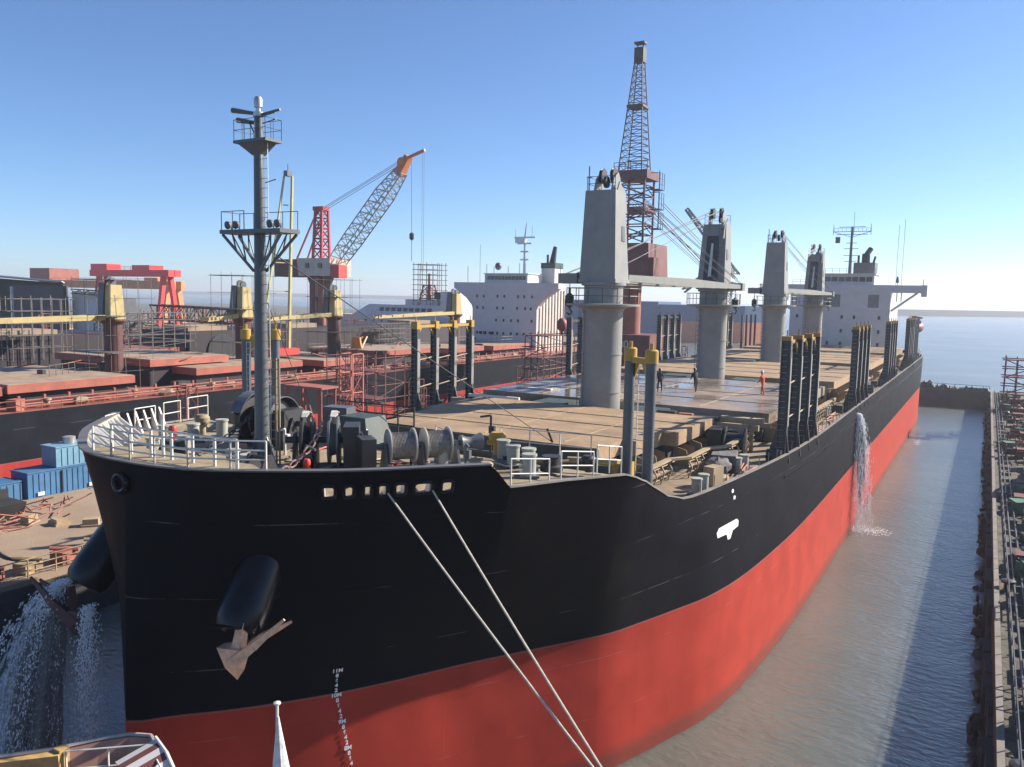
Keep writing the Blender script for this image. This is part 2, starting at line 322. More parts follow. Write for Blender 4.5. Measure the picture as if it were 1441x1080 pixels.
# ================================================================== the bulk carrier
ship = thing("cargo_ship", "large black and red bulk carrier with four grey deck cranes, nearest the camera", "ship", (XC, 95, 0))
TOP = [(0, 15.85, 14.25), (1.1, 15.9, 14.25), (2.4, 16.15, 14.25), (3.6, 16.7, 14.25), (4.6, 17.35, 14.25), (5.95, 18.3, 14.25), (6.95, 19.2, 14.25), (8.2, 20.6, 14.25),
       (9.45, 22.0, 14.25), (9.75, 22.75, 13.42), (10.6, 25.2, 13.3), (11.6, 28.1, 13.1), (11.75, 29.8, 12.55), (11.82, 32.2, 11.5), (11.95, 33.9, 11.05), (12.05, 34.9, 10.95), (12.3, 36.7, 10.93), (12.9, 42.1, 10.93), (13.4, 48, 10.93), (13.65, 54, 10.93), (13.71, 60, 10.93)]
RED = [(0, 15.6), (1.1, 16.7), (2.2, 17.8), (3.3, 19.1), (4.4, 20.6), (5.5, 22.4), (6.6, 24.4), (7.5, 25.9), (8.9, 28.1), (10.2, 30.2), (10.9, 32), (11.7, 34.3), (12.5, 36.9), (13.1, 40.9), (13.5, 47.3), (13.66, 53), (13.71, 60)]
def arcs(P):
    a = [0]
    for p, q in zip(P, P[1:]): a.append(a[-1] + math.hypot(q[0] - p[0], q[1] - p[1]))
    return [x / a[-1] for x in a], a[-1]
TA, TL = arcs(TOP); RA, RL = arcs(RED)
def samp(P, A, t):
    t = min(1, max(0, t))
    for i in range(len(A) - 1):
        if t <= A[i + 1] + 1e-12:
            k = (t - A[i]) / (A[i + 1] - A[i]); return tuple(a + (b - a) * k for a, b in zip(P[i], P[i + 1]))
    return P[-1]
def catm(P, A, t):   # smooth plan curve, linear height
    t = min(1, max(0, t)); i = 0
    while i < len(A) - 2 and t > A[i + 1]: i += 1
    k = (t - A[i]) / (A[i + 1] - A[i]); p1, p2 = P[i], P[i + 1]
    p0 = P[i - 1] if i > 0 else (-P[1][0], P[1][1]) + tuple(P[1][2:]); p3 = P[i + 2] if i + 2 < len(P) else p2
    out = []
    for d in range(2):
        m1 = (p2[d] - p0[d]) / 2; m2 = (p3[d] - p1[d]) / 2
        out.append((2 * k**3 - 3 * k**2 + 1) * p1[d] + (k**3 - 2 * k**2 + k) * m1 + (-2 * k**3 + 3 * k**2) * p2[d] + (k**3 - k**2) * m2)
    if len(p1) > 2: out.append(p1[2] + (p2[2] - p1[2]) * k)
    return tuple(out)
def t_of_hb(h):
    for i in range(len(TOP) - 1):
        if TOP[i][0] <= h <= TOP[i + 1][0]: return TA[i] + (TA[i + 1] - TA[i]) * (h - TOP[i][0]) / (TOP[i + 1][0] - TOP[i][0])
fl_px = [(452, 470), (483, 497), (511, 521), (531, 545), (556, 571), (583, 609), (622, 637)]
tA, tB = t_of_hb(5.83), t_of_hb(8.62)
holes = [(tA + (tB - tA) * (a - 452) / 184, tA + (tB - tA) * (b - 452) / 184) for a, b in fl_px]
us = sorted(set([i / 80 for i in range(81)] + list(TA) + [h for hh in holes for h in hh]))
ZT = [0, 0.15, 0.3, 0.45, 0.6, 0.72, 0.8235, 0.90, 0.96, 1]
ZL = [-3.5, -1.5, 0.0, 1.5, 3.0, 4.5, 5.96, 6.9, 7.8, 8.7, 9.4]
def hull_pt(u, z, ztop=None):
    a = catm(TOP, TA, u); b = catm(RED, RA, u); zt = a[2]
    f = min(1, max(0, (z - 5.96) / (zt - 5.96))) if z > 5.96 else 0
    f = f ** 1.05
    return (b[0] + (a[0] - b[0]) * f, b[1] + (a[1] - b[1]) * f, z)
def hull_at(y, z, tries=60):      # half breadth at a given station and height
    lo, hi = 0.0, 1.0
    if y > 60: return 13.71 if y < 152 else 13.71 - (y - 152) ** 2 * 0.011
    for _ in range(tries):
        m_ = (lo + hi) / 2
        if hull_pt(m_, z)[1] < y: lo = m_
        else: hi = m_
    return hull_pt((lo + hi) / 2, z)[0]
cols = []
for u in us:
    zt = catm(TOP, TA, u)[2]; zs = ZL + [9.4 + (zt - 9.4) * t for t in ZT[1:]]
    cols.append([hull_pt(u, z) for z in zs])
for y in [66, 74, 82, 90, 98, 106, 114, 122, 130, 138, 146, 152]:
    cols.append([(13.71, y, z) for z in ZL + [9.4 + 1.53 * t for t in ZT[1:]]])
for y, hb, lo in [(158, 13.5, 12.6), (164, 12.7, 9.5), (169, 11.4, 5.0), (172, 10.2, 1.5), (173.5, 9.4, 0.2)]:
    cols.append([(lo + (hb - lo) * min(1, max(0, (z + 1) / 8.5)) ** 0.7, y, z) for z in ZL + [9.4 + 1.53 * t for t in ZT[1:]]])
nr = len(cols[0]); hm = MB(); skip = set()
for (a, b) in holes:
    for i, u in enumerate(us[:-1]):
        if a - 1e-9 <= u and us[i + 1] <= b + 1e-9: skip.add(i)
hrow = len(ZL) - 1 + 6
for sgn in (1, -1):
    vs = [(XC + sgn * p[0], p[1], p[2]) for c in cols for p in c]; fs = []
    for i in range(len(cols) - 1):
        for j in range(nr - 1):
            if i in skip and j == hrow: continue
            q = (i * nr + j, (i + 1) * nr + j, (i + 1) * nr + j + 1, i * nr + j + 1); fs.append(q if sgn > 0 else q[::-1])
    hm.add(vs, fs, True)
tr = [(XC + p[0], p[1], p[2]) for p in cols[-1]] + [(XC - p[0], p[1], p[2]) for p in cols[-1]][::-1]
hm.add(tr, [tuple(range(len(tr)))])
hull = hm.build("hull", m_hull, ship)
# inner face and stays of the bow bulwark, capping rail
ib = MB(); cap = MB(); stay = MB()
fu = [u for u in us if catm(TOP, TA, u)[1] <= 22.01]
def inset(u, z, d):
    p = Vector(hull_pt(u, z)); q = Vector(hull_pt(min(1, u + 0.004), z)); q0 = Vector(hull_pt(max(0, u - 0.004), z))
    t_ = (q - q0); t_.z = 0; t_.normalize(); nrm = V(-t_.y, t_.x, 0)
    r_ = p + nrm * d; r_.x = max(0, r_.x); return r_
fz = [13.28, 13.4]
for sgn in (1, -1):
    prev = None
    for i, u in enumerate(fu):
        zt = 14.25; col = [inset(u, z, 0.14) for z in (13.2, 13.394, 13.7655, 14.24)]
        col = [(XC + sgn * p.x, p.y, z) for p, z in zip(col, (13.2, 13.394, 13.7655, 14.24))]
        if prev:
            for j in range(3):
                if (i - 1) in skip and j == 1: continue
                ib.add([prev[j], col[j], col[j + 1], prev[j + 1]], [(0, 1, 2, 3)], True)
        prev = col
        o_ = Vector(hull_pt(u, 14.25)) + (Vector(hull_pt(u, 14.25)) - inset(u, 14.25, 0.10)); o_ = (XC + sgn * o_.x, o_.y); n_ = inset(u, 14.25, 0.2); n_ = (XC + sgn * n_.x, n_.y)
        if i: cap.hexa([po, o_, n_, pn], 14.262, [po, o_, n_, pn], 14.31)
        po, pn = o_, n_
        if i % 4 == 2 or (14.9 < catm(TOP, TA, u)[1] and i % 3 == 0):
            a = inset(u, 14.2, 0.15); b = inset(u, 13.3, 0.15); c = inset(u, 13.3, 0.75)
            f3 = lambda p, z: (XC + sgn * p.x, p.y, z)
            stay.slab([f3(a, 14.2), f3(b, 13.3), f3(c, 13.3)], (0.03, 0.06, 0))
ib.build("bulwark_lining", mat("bulwark_inner", (0.30, 0.30, 0.26), 0.6, var=0.2, rust=0.3), ship)
cap.build("bulwark_capping", mat("capping", (0.12, 0.11, 0.10), 0.45, var=0.2), ship)
stay.build_each("bulwark_stay", m_white, ship)
# edge plate along the lower sheer
ep = MB(); pts = []
for u in us:
    a = catm(TOP, TA, u)
    if a[1] > 22.7: pts.append(Vector(a))
pts += [V(13.71, y, 10.93) for y in (80, 110, 140, 152)] + [V(13.5, 158, 10.93), V(12.7, 164, 10.93), V(11.4, 169, 10.93), V(10.2, 172, 10.93), V(9.4, 173.5, 10.93)]
for sgn in (1, -1):
    for a, b in zip(pts, pts[1:]):
        A_ = V(XC + sgn * (a.x - 0.05), a.y, a.z + 0.035); B_ = V(XC + sgn * (b.x - 0.05), b.y, b.z + 0.035); ep.beam(A_, B_, 0.16, 0.06)
ep.build("edge_plate", mat("edge_plate_paint", (0.22, 0.20, 0.18), 0.5, var=0.3, rust=0.3), ship)
# rubbing strake a metre below the gunwale
rs = MB()
for a, b in zip(pts, pts[1:]):
    if a.y > 47: rs.beam(V(XC + a.x + 0.0, a.y, 9.75), V(XC + b.x + 0.0, b.y, 9.75), 0.16, 0.1)
rs.build("rubbing_strake", m_black, ship)
# decks
fd = MB(); md = MB(); prev = None
for u in us:
    a = catm(TOP, TA, u)
    if a[1] <= 29.81:
        z = min(13.3, a[2] - 0.05)
        c = (Vector(hull_pt(u, z)), z)
        if prev:
            (p, pz), (q, qz) = prev, c
            fd.add([(XC - p.x, p.y, pz), (XC + p.x, p.y, pz), (XC + q.x, q.y, qz), (XC - q.x, q.y, qz)], [(0, 1, 2, 3)])
        prev = c
fd.build("forecastle_deck", m_fdeck, ship)
prev = None
for c in cols:
    p = c[-1]
    if p[1] > 29.5:
        x = hull_at(p[1], 10.4) if p[1] < 60 else p[0]
        if prev: md.add([(XC - prev[0], prev[1], 10.42), (XC + prev[0], prev[1], 10.42), (XC + x, p[1], 10.42), (XC - x, p[1], 10.42)], [(0, 1, 2, 3)])
        prev = (x - 0.02, p[1])
md.build("main_deck", m_deck, ship)
bh = MB(); bh.box(XC - 10.3, XC + 10.3, 29.7, 29.85, 10.3, 12.98); bh.build("forecastle_bulkhead", m_coam, ship)
# ---- hatches
def hatch(poly_fn, y0, y1, wet=False, name="hatch_cover"):
    """poly_fn(side) gives outline points (half breadth, y) front to back"""
    op = poly_fn; pl = [(XC + h, y) for h, y in op] + [(XC - h, y) for h, y in op][::-1]
    c = MB(); inn = [(XC + (h - 0.45), y0 + 0.4 if k == 0 else (y1 - 0.4 if k == len(op) - 1 else y)) for k, (h, y) in enumerate(op)]
    inn = inn + [(2 * XC - x, y) for x, y in inn][::-1]
    c.prism(inn, 10.42, 11.6)
    co = c.build("hatch_coaming", m_coam, ship)
    t = MB(); t.prism(pl, 11.62, 12.36)
    ho = t.build(name, m_hatchw if wet else m_hatch, ship)
    s = MB(); n = 3 if y1 - y0 > 12 else 2
    hmax = max(h for h, y in op)
    for i in range(1, n + 1):            # panel joints and lifting pads across the cover
        yy = y0 + (y1 - y0) * i / (n + 1); hb_ = min(op, key=lambda q: abs(q[1] - yy))[0] - 0.1
        s.box(XC - hb_, XC + hb_, yy - 0.06, yy + 0.06, 12.35, 12.40)
    for i in (-2, 0, 2):
        s.box(XC + i * hmax / 3.6 - 0.03, XC + i * hmax / 3.6 + 0.03, y0 + 0.7, y1 - 0.7, 12.355, 12.385)
    s.build("cover_joints", m_tan, ho)
    # coaming brackets and stays down the port and starboard sides
    k = MB()
    for sg in (1, -1):
        y = y0 + 1.0
        while y < y1 - 0.5:
            hb_ = min(op, key=lambda q: abs(q[1] - y))[0] - 0.45
            k.slab([(XC + sg * hb_, y, 11.5), (XC + sg * (hb_ + 0.75), y, 11.3), (XC + sg * (hb_ + 0.95), y, 10.42), (XC + sg * hb_, y, 10.42)], (0, 0.05, 0))
            y += 1.35
    k.build("coaming_stays", m_tan, ho)
    return ho
h1 = [(6.9, 36.2), (6.9, 39.2), (7.7, 39.25), (7.7, 43), (8.5, 43.05), (8.5, 50.2)]
hatch(h1, 36.2, 50.2)
fp_ = MB(); fp_.box(XC - 6.95, XC + 6.95, 36.08, 36.19, 10.5, 12.3)
fp_.build('coaming_front', m_coam, ship)
for k, (a, b) in enumerate([(54.3, 75.4), (80.3, 101.4), (106.3, 127.4), (133.0, 150.0)]):
    hatch([(10.9, a), (10.9, b)], a, b, wet=(k == 0))
# cross-deck walkway beams between hatches (in front of cranes)
for yc in (52, 78, 104, 130):
    b = MB(); b.box(XC - 11.2, XC + 11.2, yc - 1.75, yc - 1.45, 11.75, 12.1); b.box(XC - 11.2, XC + 11.2, yc + 1.55, yc + 1.85, 11.5, 11.8)
    for x in range(-11, 12, 2): b.box(XC + x * 0.98 - 0.1, XC + x * 0.98 + 0.1, yc - 1.72, yc - 1.48, 10.42, 11.8)
    b.build("cross_beam", m_tan, ship)
    g = MB()
    for sg in (1, -1):     # store boxes, vents and rungs at the deck edge between the holds
        g.box(XC + sg * 3.4 - 1.2, XC + sg * 3.4 + 1.2, yc - 1.2, yc + 1.3, 10.42, 12.3)
        g.box(XC + sg * 8.2 - 1.6, XC + sg * 8.2 + 1.6, yc - 0.8, yc + 0.9, 10.42, 11.5)
    g.build_each("mast_house", m_coam, ship)
# side ladder-like hatch runway along the port deck (bent brackets with rungs)
for k, (a, b) in enumerate([(35.5, 51.0), (54.5, 75), (80.5, 101), (106.5, 127), (133, 149)]):
    for sg in (1, -1):
        rn = MB()
        def edge(y): return (9.2 if y < 40 else 9.9 if y < 45 else 10.6) if k == 0 else 11.9
        y = a; prevp = None
        while y <= b:
            x = XC + sg * edge(y); p = V(x, y, 11.5)
            rn.beam((x, y, 10.42), (x + sg * 0.18, y, 11.0), 0.07, 0.07); rn.beam((x + sg * 0.18, y, 11.0), (x - sg * 0.1, y, 11.5), 0.07, 0.07)
            for zz in (10.7, 11.0, 11.28): rn.bar((x, y, zz), (x + sg * 0.05, y + 0.75, zz), 0.03, 4)
            if prevp: rn.beam(prevp, p, 0.28, 0.12)
            prevp = p; y += 1.1
        rn.build("side_runway", m_tan, ship)
# ---- deck cranes
def deck_crane(yc, dr, tipdx):
    c = V(XC, yc, 0); ped = MB()
    ped.lathe((XC, yc, 0), [(1.42, 10.42), (1.36, 10.9), (1.36, 18.6), (1.42, 19.0), (1.5, 19.05)], 28)
    for a in (0, 1): ped.lathe((XC, yc, 0), [(1.40, 13.2 + 2.6 * a), (1.40, 13.3 + 2.6 * a)], 28)
    root = ped.build("deck_crane", m_grey, ship, at=(XC, yc, 10.42))
    pf = MB(); pf.lathe((XC, yc, 0), [(1.38, 18.7), (1.5, 18.9), (1.9, 19.03), (2.5, 19.08), (2.5, 19.2), (1.3, 19.24)], 24); pf.build("crane_platform", m_grey, root)
    rl = MB(); n = 16; ring = [(XC + 2.48 * math.cos(2 * math.pi * i / n), yc + 2.48 * math.sin(2 * math.pi * i / n), 19.25) for i in range(n + 1)]
    rl.rail(ring, 1.0, 0.03, 1.2, 2); rl.build("platform_railing", m_greyd, root)
    col = MB(); col.lathe((XC, yc, 0), [(1.32, 19.2), (1.32, 20.4), (1.5, 20.45), (1.5, 20.65)], 28); col.build("slewing_column", m_grey, root)
    ho = MB()
    def rect(w_, d0, d1): return [(XC - w_, yc + dr * d0), (XC + w_, yc + dr * d0), (XC + w_, yc + dr * d1), (XC - w_, yc + dr * d1)] if dr > 0 else [(XC - w_, yc + dr * d1), (XC + w_, yc + dr * d1), (XC + w_, yc + dr * d0), (XC - w_, yc + dr * d0)]
    ho.hexa(rect(1.3, -1.15, 1.25), 20.65, rect(1.08, -1.0, 0.6), 26.7)
    ho.hexa(rect(1.36, -1.2, 1.3), 20.62, rect(1.36, -1.2, 1.3), 20.86)
    house = ho.build("crane_housing", m_grey, root)
    dt = MB()
    for sx in (-0.62, 0.62): dt.slab([(XC + sx, yc + dr * 0.1, 26.6), (XC + sx, yc + dr * -0.75, 26.6), (XC + sx, yc + dr * -0.45, 27.5), (XC + sx, yc + dr * 0.25, 28.0), (XC + sx, yc + dr * 0.6, 27.6), (XC + sx, yc + dr * 0.75, 26.2)], (0.1, 0, 0))
    dt.bar((XC - 0.9, yc - 0.85 * dr, 26.6), (XC - 0.9, yc - 0.85 * dr, 28.3), 0.05, 6); dt.bar((XC - 1.1, yc - 0.8 * dr, 27.6), (XC - 0.7, yc - 0.8 * dr, 27.6), 0.04, 5)
    dt.build_each("sheave_bracket", m_grey, house)
    sb2 = MB(); sb2.slab([(XC + 0.95, yc + dr * 0.4, 26.2), (XC + 0.95, yc - dr * 0.5, 26.72), (XC + 0.95, yc - dr * 0.2, 27.3), (XC + 0.95, yc + dr * 0.9, 26.6), (XC + 0.95, yc + dr * 1.25, 25.3), (XC + 0.95, yc + dr * 0.75, 25.4)], (0.08, 0, 0)); sb2.lathe((XC + 0.75, yc + dr * 0.75, 26.55), [(0.32, 0), (0.32, 0.2)], 12, axis=(1, 0, 0)); sb2.build("luffing_bracket", m_grey, house)
    sh = MB()
    for sx in (-0.45, 0.35):
        sh.lathe((XC + sx, yc + dr * 0.15, 27.75), [(0.5, 0), (0.5, 0.05), (0.4, 0.08), (0.4, 0.14), (0.5, 0.17), (0.5, 0.22)], 14, axis=(1, 0, 0))
    sh.lathe((XC + 0.1, yc - dr * 0.5, 27.25), [(0.38, 0), (0.38, 0.2)], 12, axis=(1, 0, 0))
    sh.build("sheave", m_dark, house)
    rr = MB(); rr.rail([(XC - 1.0, yc - dr * 0.9, 26.7), (XC + 1.0, yc - dr * 0.9, 26.7)], 0.9, 0.025, 1, 2); rr.rail([(XC - 1.0, yc - dr * 0.9, 26.7), (XC - 1.0, yc + dr * 0.5, 26.7)], 0.9, 0.025, 1, 2); rr.build("top_railing", m_greyd, house)
    # cab window, vent and ladder on the side faces
    wn = MB(); wn.slab([(XC + 1.185, yc + dr * 0.0, 23.4), (XC + 1.185, yc + dr * 0.55, 23.4), (XC + 1.13, yc + dr * 0.5, 24.4), (XC + 1.13, yc, 24.4)], (0.06, 0, 0)); wn.build("vent_louvre", m_greyd, house)
    fr = MB()                                     # dark plate painted as a shaded jib-side recess, with pale strip and ladder
    yf = yc + dr * 1.30
    fr.slab([(XC - 0.75, yf, 21.1), (XC + 0.55, yf, 21.1), (XC + 0.45, yc + dr * 0.80, 25.6), (XC - 0.6, yc + dr * 0.80, 25.6)], (0, dr * 0.03, 0)); fr.build("recess_shade", m_dark, house)
    ws = MB(); ws.slab([(XC - 0.25, yf + dr * 0.06, 21.8), (XC + 0.05, yf + dr * 0.06, 21.8), (XC + 0.08, yc + dr * 1.0, 24.9), (XC - 0.12, yc + dr * 1.0, 24.9)], (0, dr * 0.05, 0)); ws.build("pale_strip", m_chrome, house)
    ld = MB(); ld.ladder((XC + 0.75, yf + dr * 0.15, 20.7), (XC + 0.7, yc + dr * 0.75, 26.6), (0.42, 0, 0), 0.4); ld.build("crane_ladder", m_greyd, house)
    ld2 = MB(); ld2.ladder((XC - 1.0, yc - 1.2, 10.6), (XC - 1.0, yc - 1.2, 19.1), (0.42, 0, 0), 0.45, 0.02); ld2.build("pedestal_ladder", m_greyd, root)
    jb = MB(); f = V(XC, yc + dr * 1.7, 21.0); L_ = 26.3; tip = V(XC + tipdx, yc + dr * L_, 20.9); d = (tip - f).normalized(); sx = V(d.y, -d.x, 0).normalized()
    for s_ in (-1, 1):
        a = f + sx * s_ * 1.05; b = f + d * (L_ * 0.45) + sx * s_ * 0.85; e = tip + sx * s_ * 0.5
        jb.beam(a, b, 0.26, 0.45, 0.26, 0.68); jb.beam(b, e, 0.26, 0.68, 0.22, 0.36)
    for i in range(1, 8):
        t_ = i / 8; a = f.lerp(tip, t_); wv = 1.05 - 0.5 * t_; jb.beam(a - sx * wv, a + sx * wv, 0.25, 0.3)
    jb.cbox((tip.x, tip.y, tip.z - 0.35), 1.5, 0.7, 0.7, math.atan2(-d.x, d.y))
    jo = jb.build("jib", mat("jib_paint", (0.20, 0.20, 0.18), 0.5, var=0.12, rust=0.25, rs=1.2), root)
    hk = MB(); hk.lathe((tip.x, tip.y, 0), [(0.1, 18.9), (0.32, 19.1), (0.32, 19.7), (0.1, 19.9)], 10); hk.bar((tip.x, tip.y, 19.8), (tip.x, tip.y, 20.9), 0.03); hk.path([(tip.x, tip.y, 18.9), (tip.x + 0.2, tip.y, 18.6), (tip.x, tip.y, 18.4), (tip.x - 0.18, tip.y, 18.55)], 0.06); hk.build("hook_block", m_dark, jo)
    wr = MB()
    for s_ in (-0.5, -0.35, 0.35, 0.5): wr.bar((XC + s_, yc + dr * 0.4, 27.9), tip + sx * s_ + V(0, 0, 0.3), 0.028, 4, caps=False)
    for s_ in (-0.1, 0.1): wr.bar((XC + s_, yc - dr * 0.3, 27.5), f.lerp(tip, 0.8) + sx * s_ + V(0, 0, 0.4), 0.022, 4, caps=False)
    wr.build("luffing_wires", m_greyd, root)
    return root
deck_crane(52, 1, 2.0); deck_crane(78, -1, -2.4); deck_crane(104, 1, 2.0); deck_crane(130, -1, -2.4)
# ---- log stanchions
m_ochre = mat("ochre_paint", (0.34, 0.19, 0.045), 0.6, var=0.25, rust=0.4, rs=2)
m_stan = mat("stanchion_paint", (0.045, 0.05, 0.055), 0.45, var=0.3, rust=0.35, rs=1.5, streak=True, rcol=(0.07, 0.04, 0.03))
def stanchions(yc, sg, n=4, dy=2.55, y0=-3.7, hb0=None):
    prevt = None
    for i in range(n):
        y = yc + y0 + dy * i; hb = hull_at(y, 10.9) - 0.42; x = XC + sg * hb
        p = MB(); p.box(x - 0.22, x + 0.22, y - 0.04, y + 0.04, 10.42, 17.6)        # web
        for s_ in (-1, 1): p.box(x + s_ * 0.24 - 0.025, x + s_ * 0.24 + 0.025, y - 0.17, y + 0.17, 10.42, 17.6)   # flanges
        p.slab([(x - sg * 0.26, y - 0.05, 12.6), (x - sg * 0.26, y - 0.05, 10.42), (x - sg * 0.85, y - 0.05, 10.42)], (0, 0.1, 0))
        p.slab([(x + sg * 0.26, y - 0.05, 12.2), (x + sg * 0.26, y - 0.05, 10.42), (x + sg * 0.5, y - 0.05, 10.42)], (0, 0.1, 0))
        o = p.build("log_stanchion", m_stan, ship)
        e = MB(); e.box(x + 0.268, x + 0.30, y - 0.16, y + 0.16, 12.5, 16.4)  # paler strip on the sunward flange paints in a lit edge
        for k in range(18): e.bar((x - 0.3, y - 0.2, 11.3 + 0.33 * k), (x + 0.1, y - 0.2, 11.3 + 0.33 * k), 0.02, 4)
        e.build("rungs_and_lit_edge", m_grey, o)
        cp = MB(); cp.box(x - 0.27, x + 0.27, y - 0.2, y + 0.2, 17.4 if sg > 0 else 17.1, 17.65)
        if i < n - 1: cp.beam((x, y + 0.18, 17.3), (x, y + dy - 0.18, 17.3), 0.14, 0.2)
        if i > 0: cp.beam((x, y - 0.2, 16.7), (x, y - 0.7, 17.25), 0.1, 0.12)
        if i < n - 1: cp.beam((x, y + 0.2, 16.7), (x, y + 0.7, 17.25), 0.1, 0.12)
        cp.bar((x, y, 17.6), (x, y, 18.0), 0.04, 5)
        cp.build("yellow_cap", m_ochre if sg > 0 else (m_yel if yc < 60 else m_stan), o)
        if prevt:
            r = MB(); 
            for z in (14.9, 12.9): r.bar((prevt[0], prevt[1], z - 0.1), (x, y, z + 0.1), 0.05, 5)
            r.build("tie_bar", m_tan, o)
        prevt = (x, y)
for yc in (52, 78, 104, 130):
    stanchions(yc, 1); stanchions(yc, -1)
for sg in (1, -1):        # the forward pair beside the first hatch
    for k, (x, y, zb) in enumerate([(XC + sg * 11.35, 31.0, 11.9), (XC + sg * 10.1, 31.9, 10.42)]):
        p = MB(); p.lathe((x, y, 0), [(0.22, zb), (0.22, 17.1)], 16); p.slab([(x - sg * 0.2, y - 0.05, 13), (x - sg * 0.2, y - 0.05, zb), (x - sg * 0.9, y - 0.05, zb)], (0, 0.1, 0)); p.box(x - 0.45, x + 0.3, y - 0.3, y + 0.3, 10.42, zb + 0.01) if k else None
        o = p.build("log_stanchion", m_greyd, ship)
        cp = MB(); cp.lathe((x, y, 0), [(0.27, 17.05), (0.27, 17.55), (0.2, 17.6)], 16); cp.bar((x, y, 17.55), (x, y, 17.85), 0.09, 8)
        if k == 1:
            a = V(x, y, 17.1); b = V(XC + sg * 11.35, 31.0, 17.1); cp.beam(a, b, 0.16, 0.25)
            cp.slab([a + V(sg * 0.2, 0, -0.1), a.lerp(b, 0.45) + V(0, 0, -0.1), a + V(sg * 0.2, 0, -0.75)], (0, 0.12, 0)); cp.slab([b - V(sg * 0.2, 0, 0.1), b.lerp(a, 0.45) + V(0, 0, -0.1), b + V(-sg * 0.2, 0, -0.75)], (0, 0.12, 0))
        cp.build("yellow_cap", m_yel, o)
        if k == 0:
            l = MB(); l.ladder((x - sg * 0.32, y - 0.12, 11.0), (x - sg * 0.32, y - 0.12, 16.9), (0.3, 0, 0), 0.32, 0.022); l.build("stanchion_ladder", m_rail, o)
# ---- accommodation block
sp = MB(); sp.box(XC - 8.2, XC + 8.2, 154, 168, 10.42, 21.35); sp.box(XC - 8.25, XC + 8.25, 153.9, 162, 21.352, 22.8)
sup = sp.build("accommodation_block", m_white, ship)
wg = MB()
for sg in (1, -1):
    a, b = sorted((XC + sg * 8.24, XC + sg * 13.6)); wg.box(a, b, 153.95, 156.6, 21.5, 22.78)
    a, b = sorted((XC + sg * 12.8, XC + sg * 13.7)); wg.box(a, b, 153.8, 156.7, 20.9, 22.82)
    wg.beam((XC + sg * 8.3, 154.6, 18.4), (XC + sg * 12.2, 154.6, 21.5), 0.3, 0.35)
    for x_ in (9.0, 9.7): wg.box(XC + sg * x_ - 0.08, XC + sg * x_ + 0.08, 155.5, 155.7, 20, 21.5)
wg.build("bridge_wing", m_white, sup)
wh = MB(); wh.box(XC - 5.1, XC + 5.4, 154.6, 161, 22.8, 24.55); wh.box(XC - 5.35, XC + 5.65, 154.3, 161.3, 24.552, 24.75); wh.build("wheelhouse", m_white, sup)
for i in range(9):
    w_ = MB(); x = XC - 4.9 + i * 1.13; w_.box(x, x + 0.95, 154.53, 154.62, 23.35, 24.15); w_.build("wheelhouse_window", m_glass, sup)
for i, z in enumerate((19.7, 17.2, 14.8, 12.6)):
    for x in (-6.9, -5.6, -3.4, -1.6, 0.6, 2.6, 4.4, 6.6):
        if i == 0 and x < 7: continue
        if random.random() < 0.2: continue
        w_ = MB(); w_.box(XC + x - 0.2, XC + x + 0.2, 153.94, 154.02, z - 0.3, z + 0.3); w_.build("window", m_glass, sup)
for x0, x1 in ((-2.9, 0.2), (4.7, 6.4)):
    w_ = MB(); w_.box(XC + x0, XC + x1, 153.93, 154.01, 18.9, 21.1); w_.build("large_window", mat("grey_panel", (0.16, 0.16, 0.18), 0.3), sup)
fn = MB(); fn.box(XC + 0.8, XC + 4.4, 163, 167.5, 21.35, 27.0); fn.build("funnel_casing", m_greyd, sup)
fp = MB(); fp.lathe((XC + 2.6, 165, 0), [(0.75, 27), (0.7, 28.7)], 12); fp.bar((XC + 2.6, 165, 28.4), (XC + 3.2, 166, 29.6), 0.5, 10); fp.bar((XC + 1.4, 164.5, 27), (XC + 1.4, 164.5, 28.4), 0.2, 8); fp.bar((XC + 3.9, 165, 27), (XC + 4.2, 165, 28.2), 0.2, 8)
fp.build("exhaust_pipe", m_dark, sup)
mt = MB(); x, y = XC + 0.9, 158
mt.bar((x, y, 24.7), (x, y, 33), 0.3, 8, 0.18); mt.truss((x + 0.25, y, 31.5), (x + 0.25, y, 35.6), 0.5, 0.45, 6, 0.04)
for z, l_ in ((32.2, 3.2), (33.0, 2.2), (31.7, 2.6), (29.2, 1.2), (28, 1.2), (27, 1.0), (30.2, 0.9)): mt.beam((x - l_, y, z), (x + l_, y, z), 0.1, 0.1)
for s_ in (-3.1, 3.1): mt.bar((x + s_, y, 31.6), (x + s_, y, 33.5), 0.05, 5); mt.beam((x, y, 31.2), (x + s_, y, 32.2), 0.08, 0.08)
mt.rail([(x - 3.0, y, 32.2), (x + 3.0, y, 32.2)], 0.6, 0.03, 0.7, 1)
mt.cbox((x - 2.3, y, 30.2), 0.8, 0.1, 1.1)
mt.build("radar_mast", m_mast, sup)
an = MB()
for x_, y_, z_, h in ((-4.6, 158, 24.7, 3.2), (4.9, 158, 24.7, 2.4), (4.1, 157, 24.7, 1.6), (9.0, 155, 22.8, 1.5), (13.0, 155, 22.8, 1.0), (8.3, 160, 22.8, 10.5), (9.2, 160, 22.8, 11.5)): an.bar((XC + x_, y_, z_), (XC + x_, y_, z_ + h), 0.06 if h < 5 else 0.035, 5)
an.bar((XC + 9.0, 155, 23.2), (XC + 9.0, 155, 24.2), 0.28, 8, 0.15); an.lathe((XC - 4.6, 158, 0), [(0.4, 27.2), (0.6, 27.8), (0.4, 28.6), (0.1, 28.8)], 10)
an.rail([(XC - 5, 155, 24.75), (XC + 5.4, 155, 24.75)], 0.9, 0.03, 1.2, 2); an.rail([(XC - 8, 154.2, 22.8), (XC - 5.4, 154.2, 22.8)], 0.9, 0.03, 1.2, 2)
an.build("antennas", m_greyd, sup)
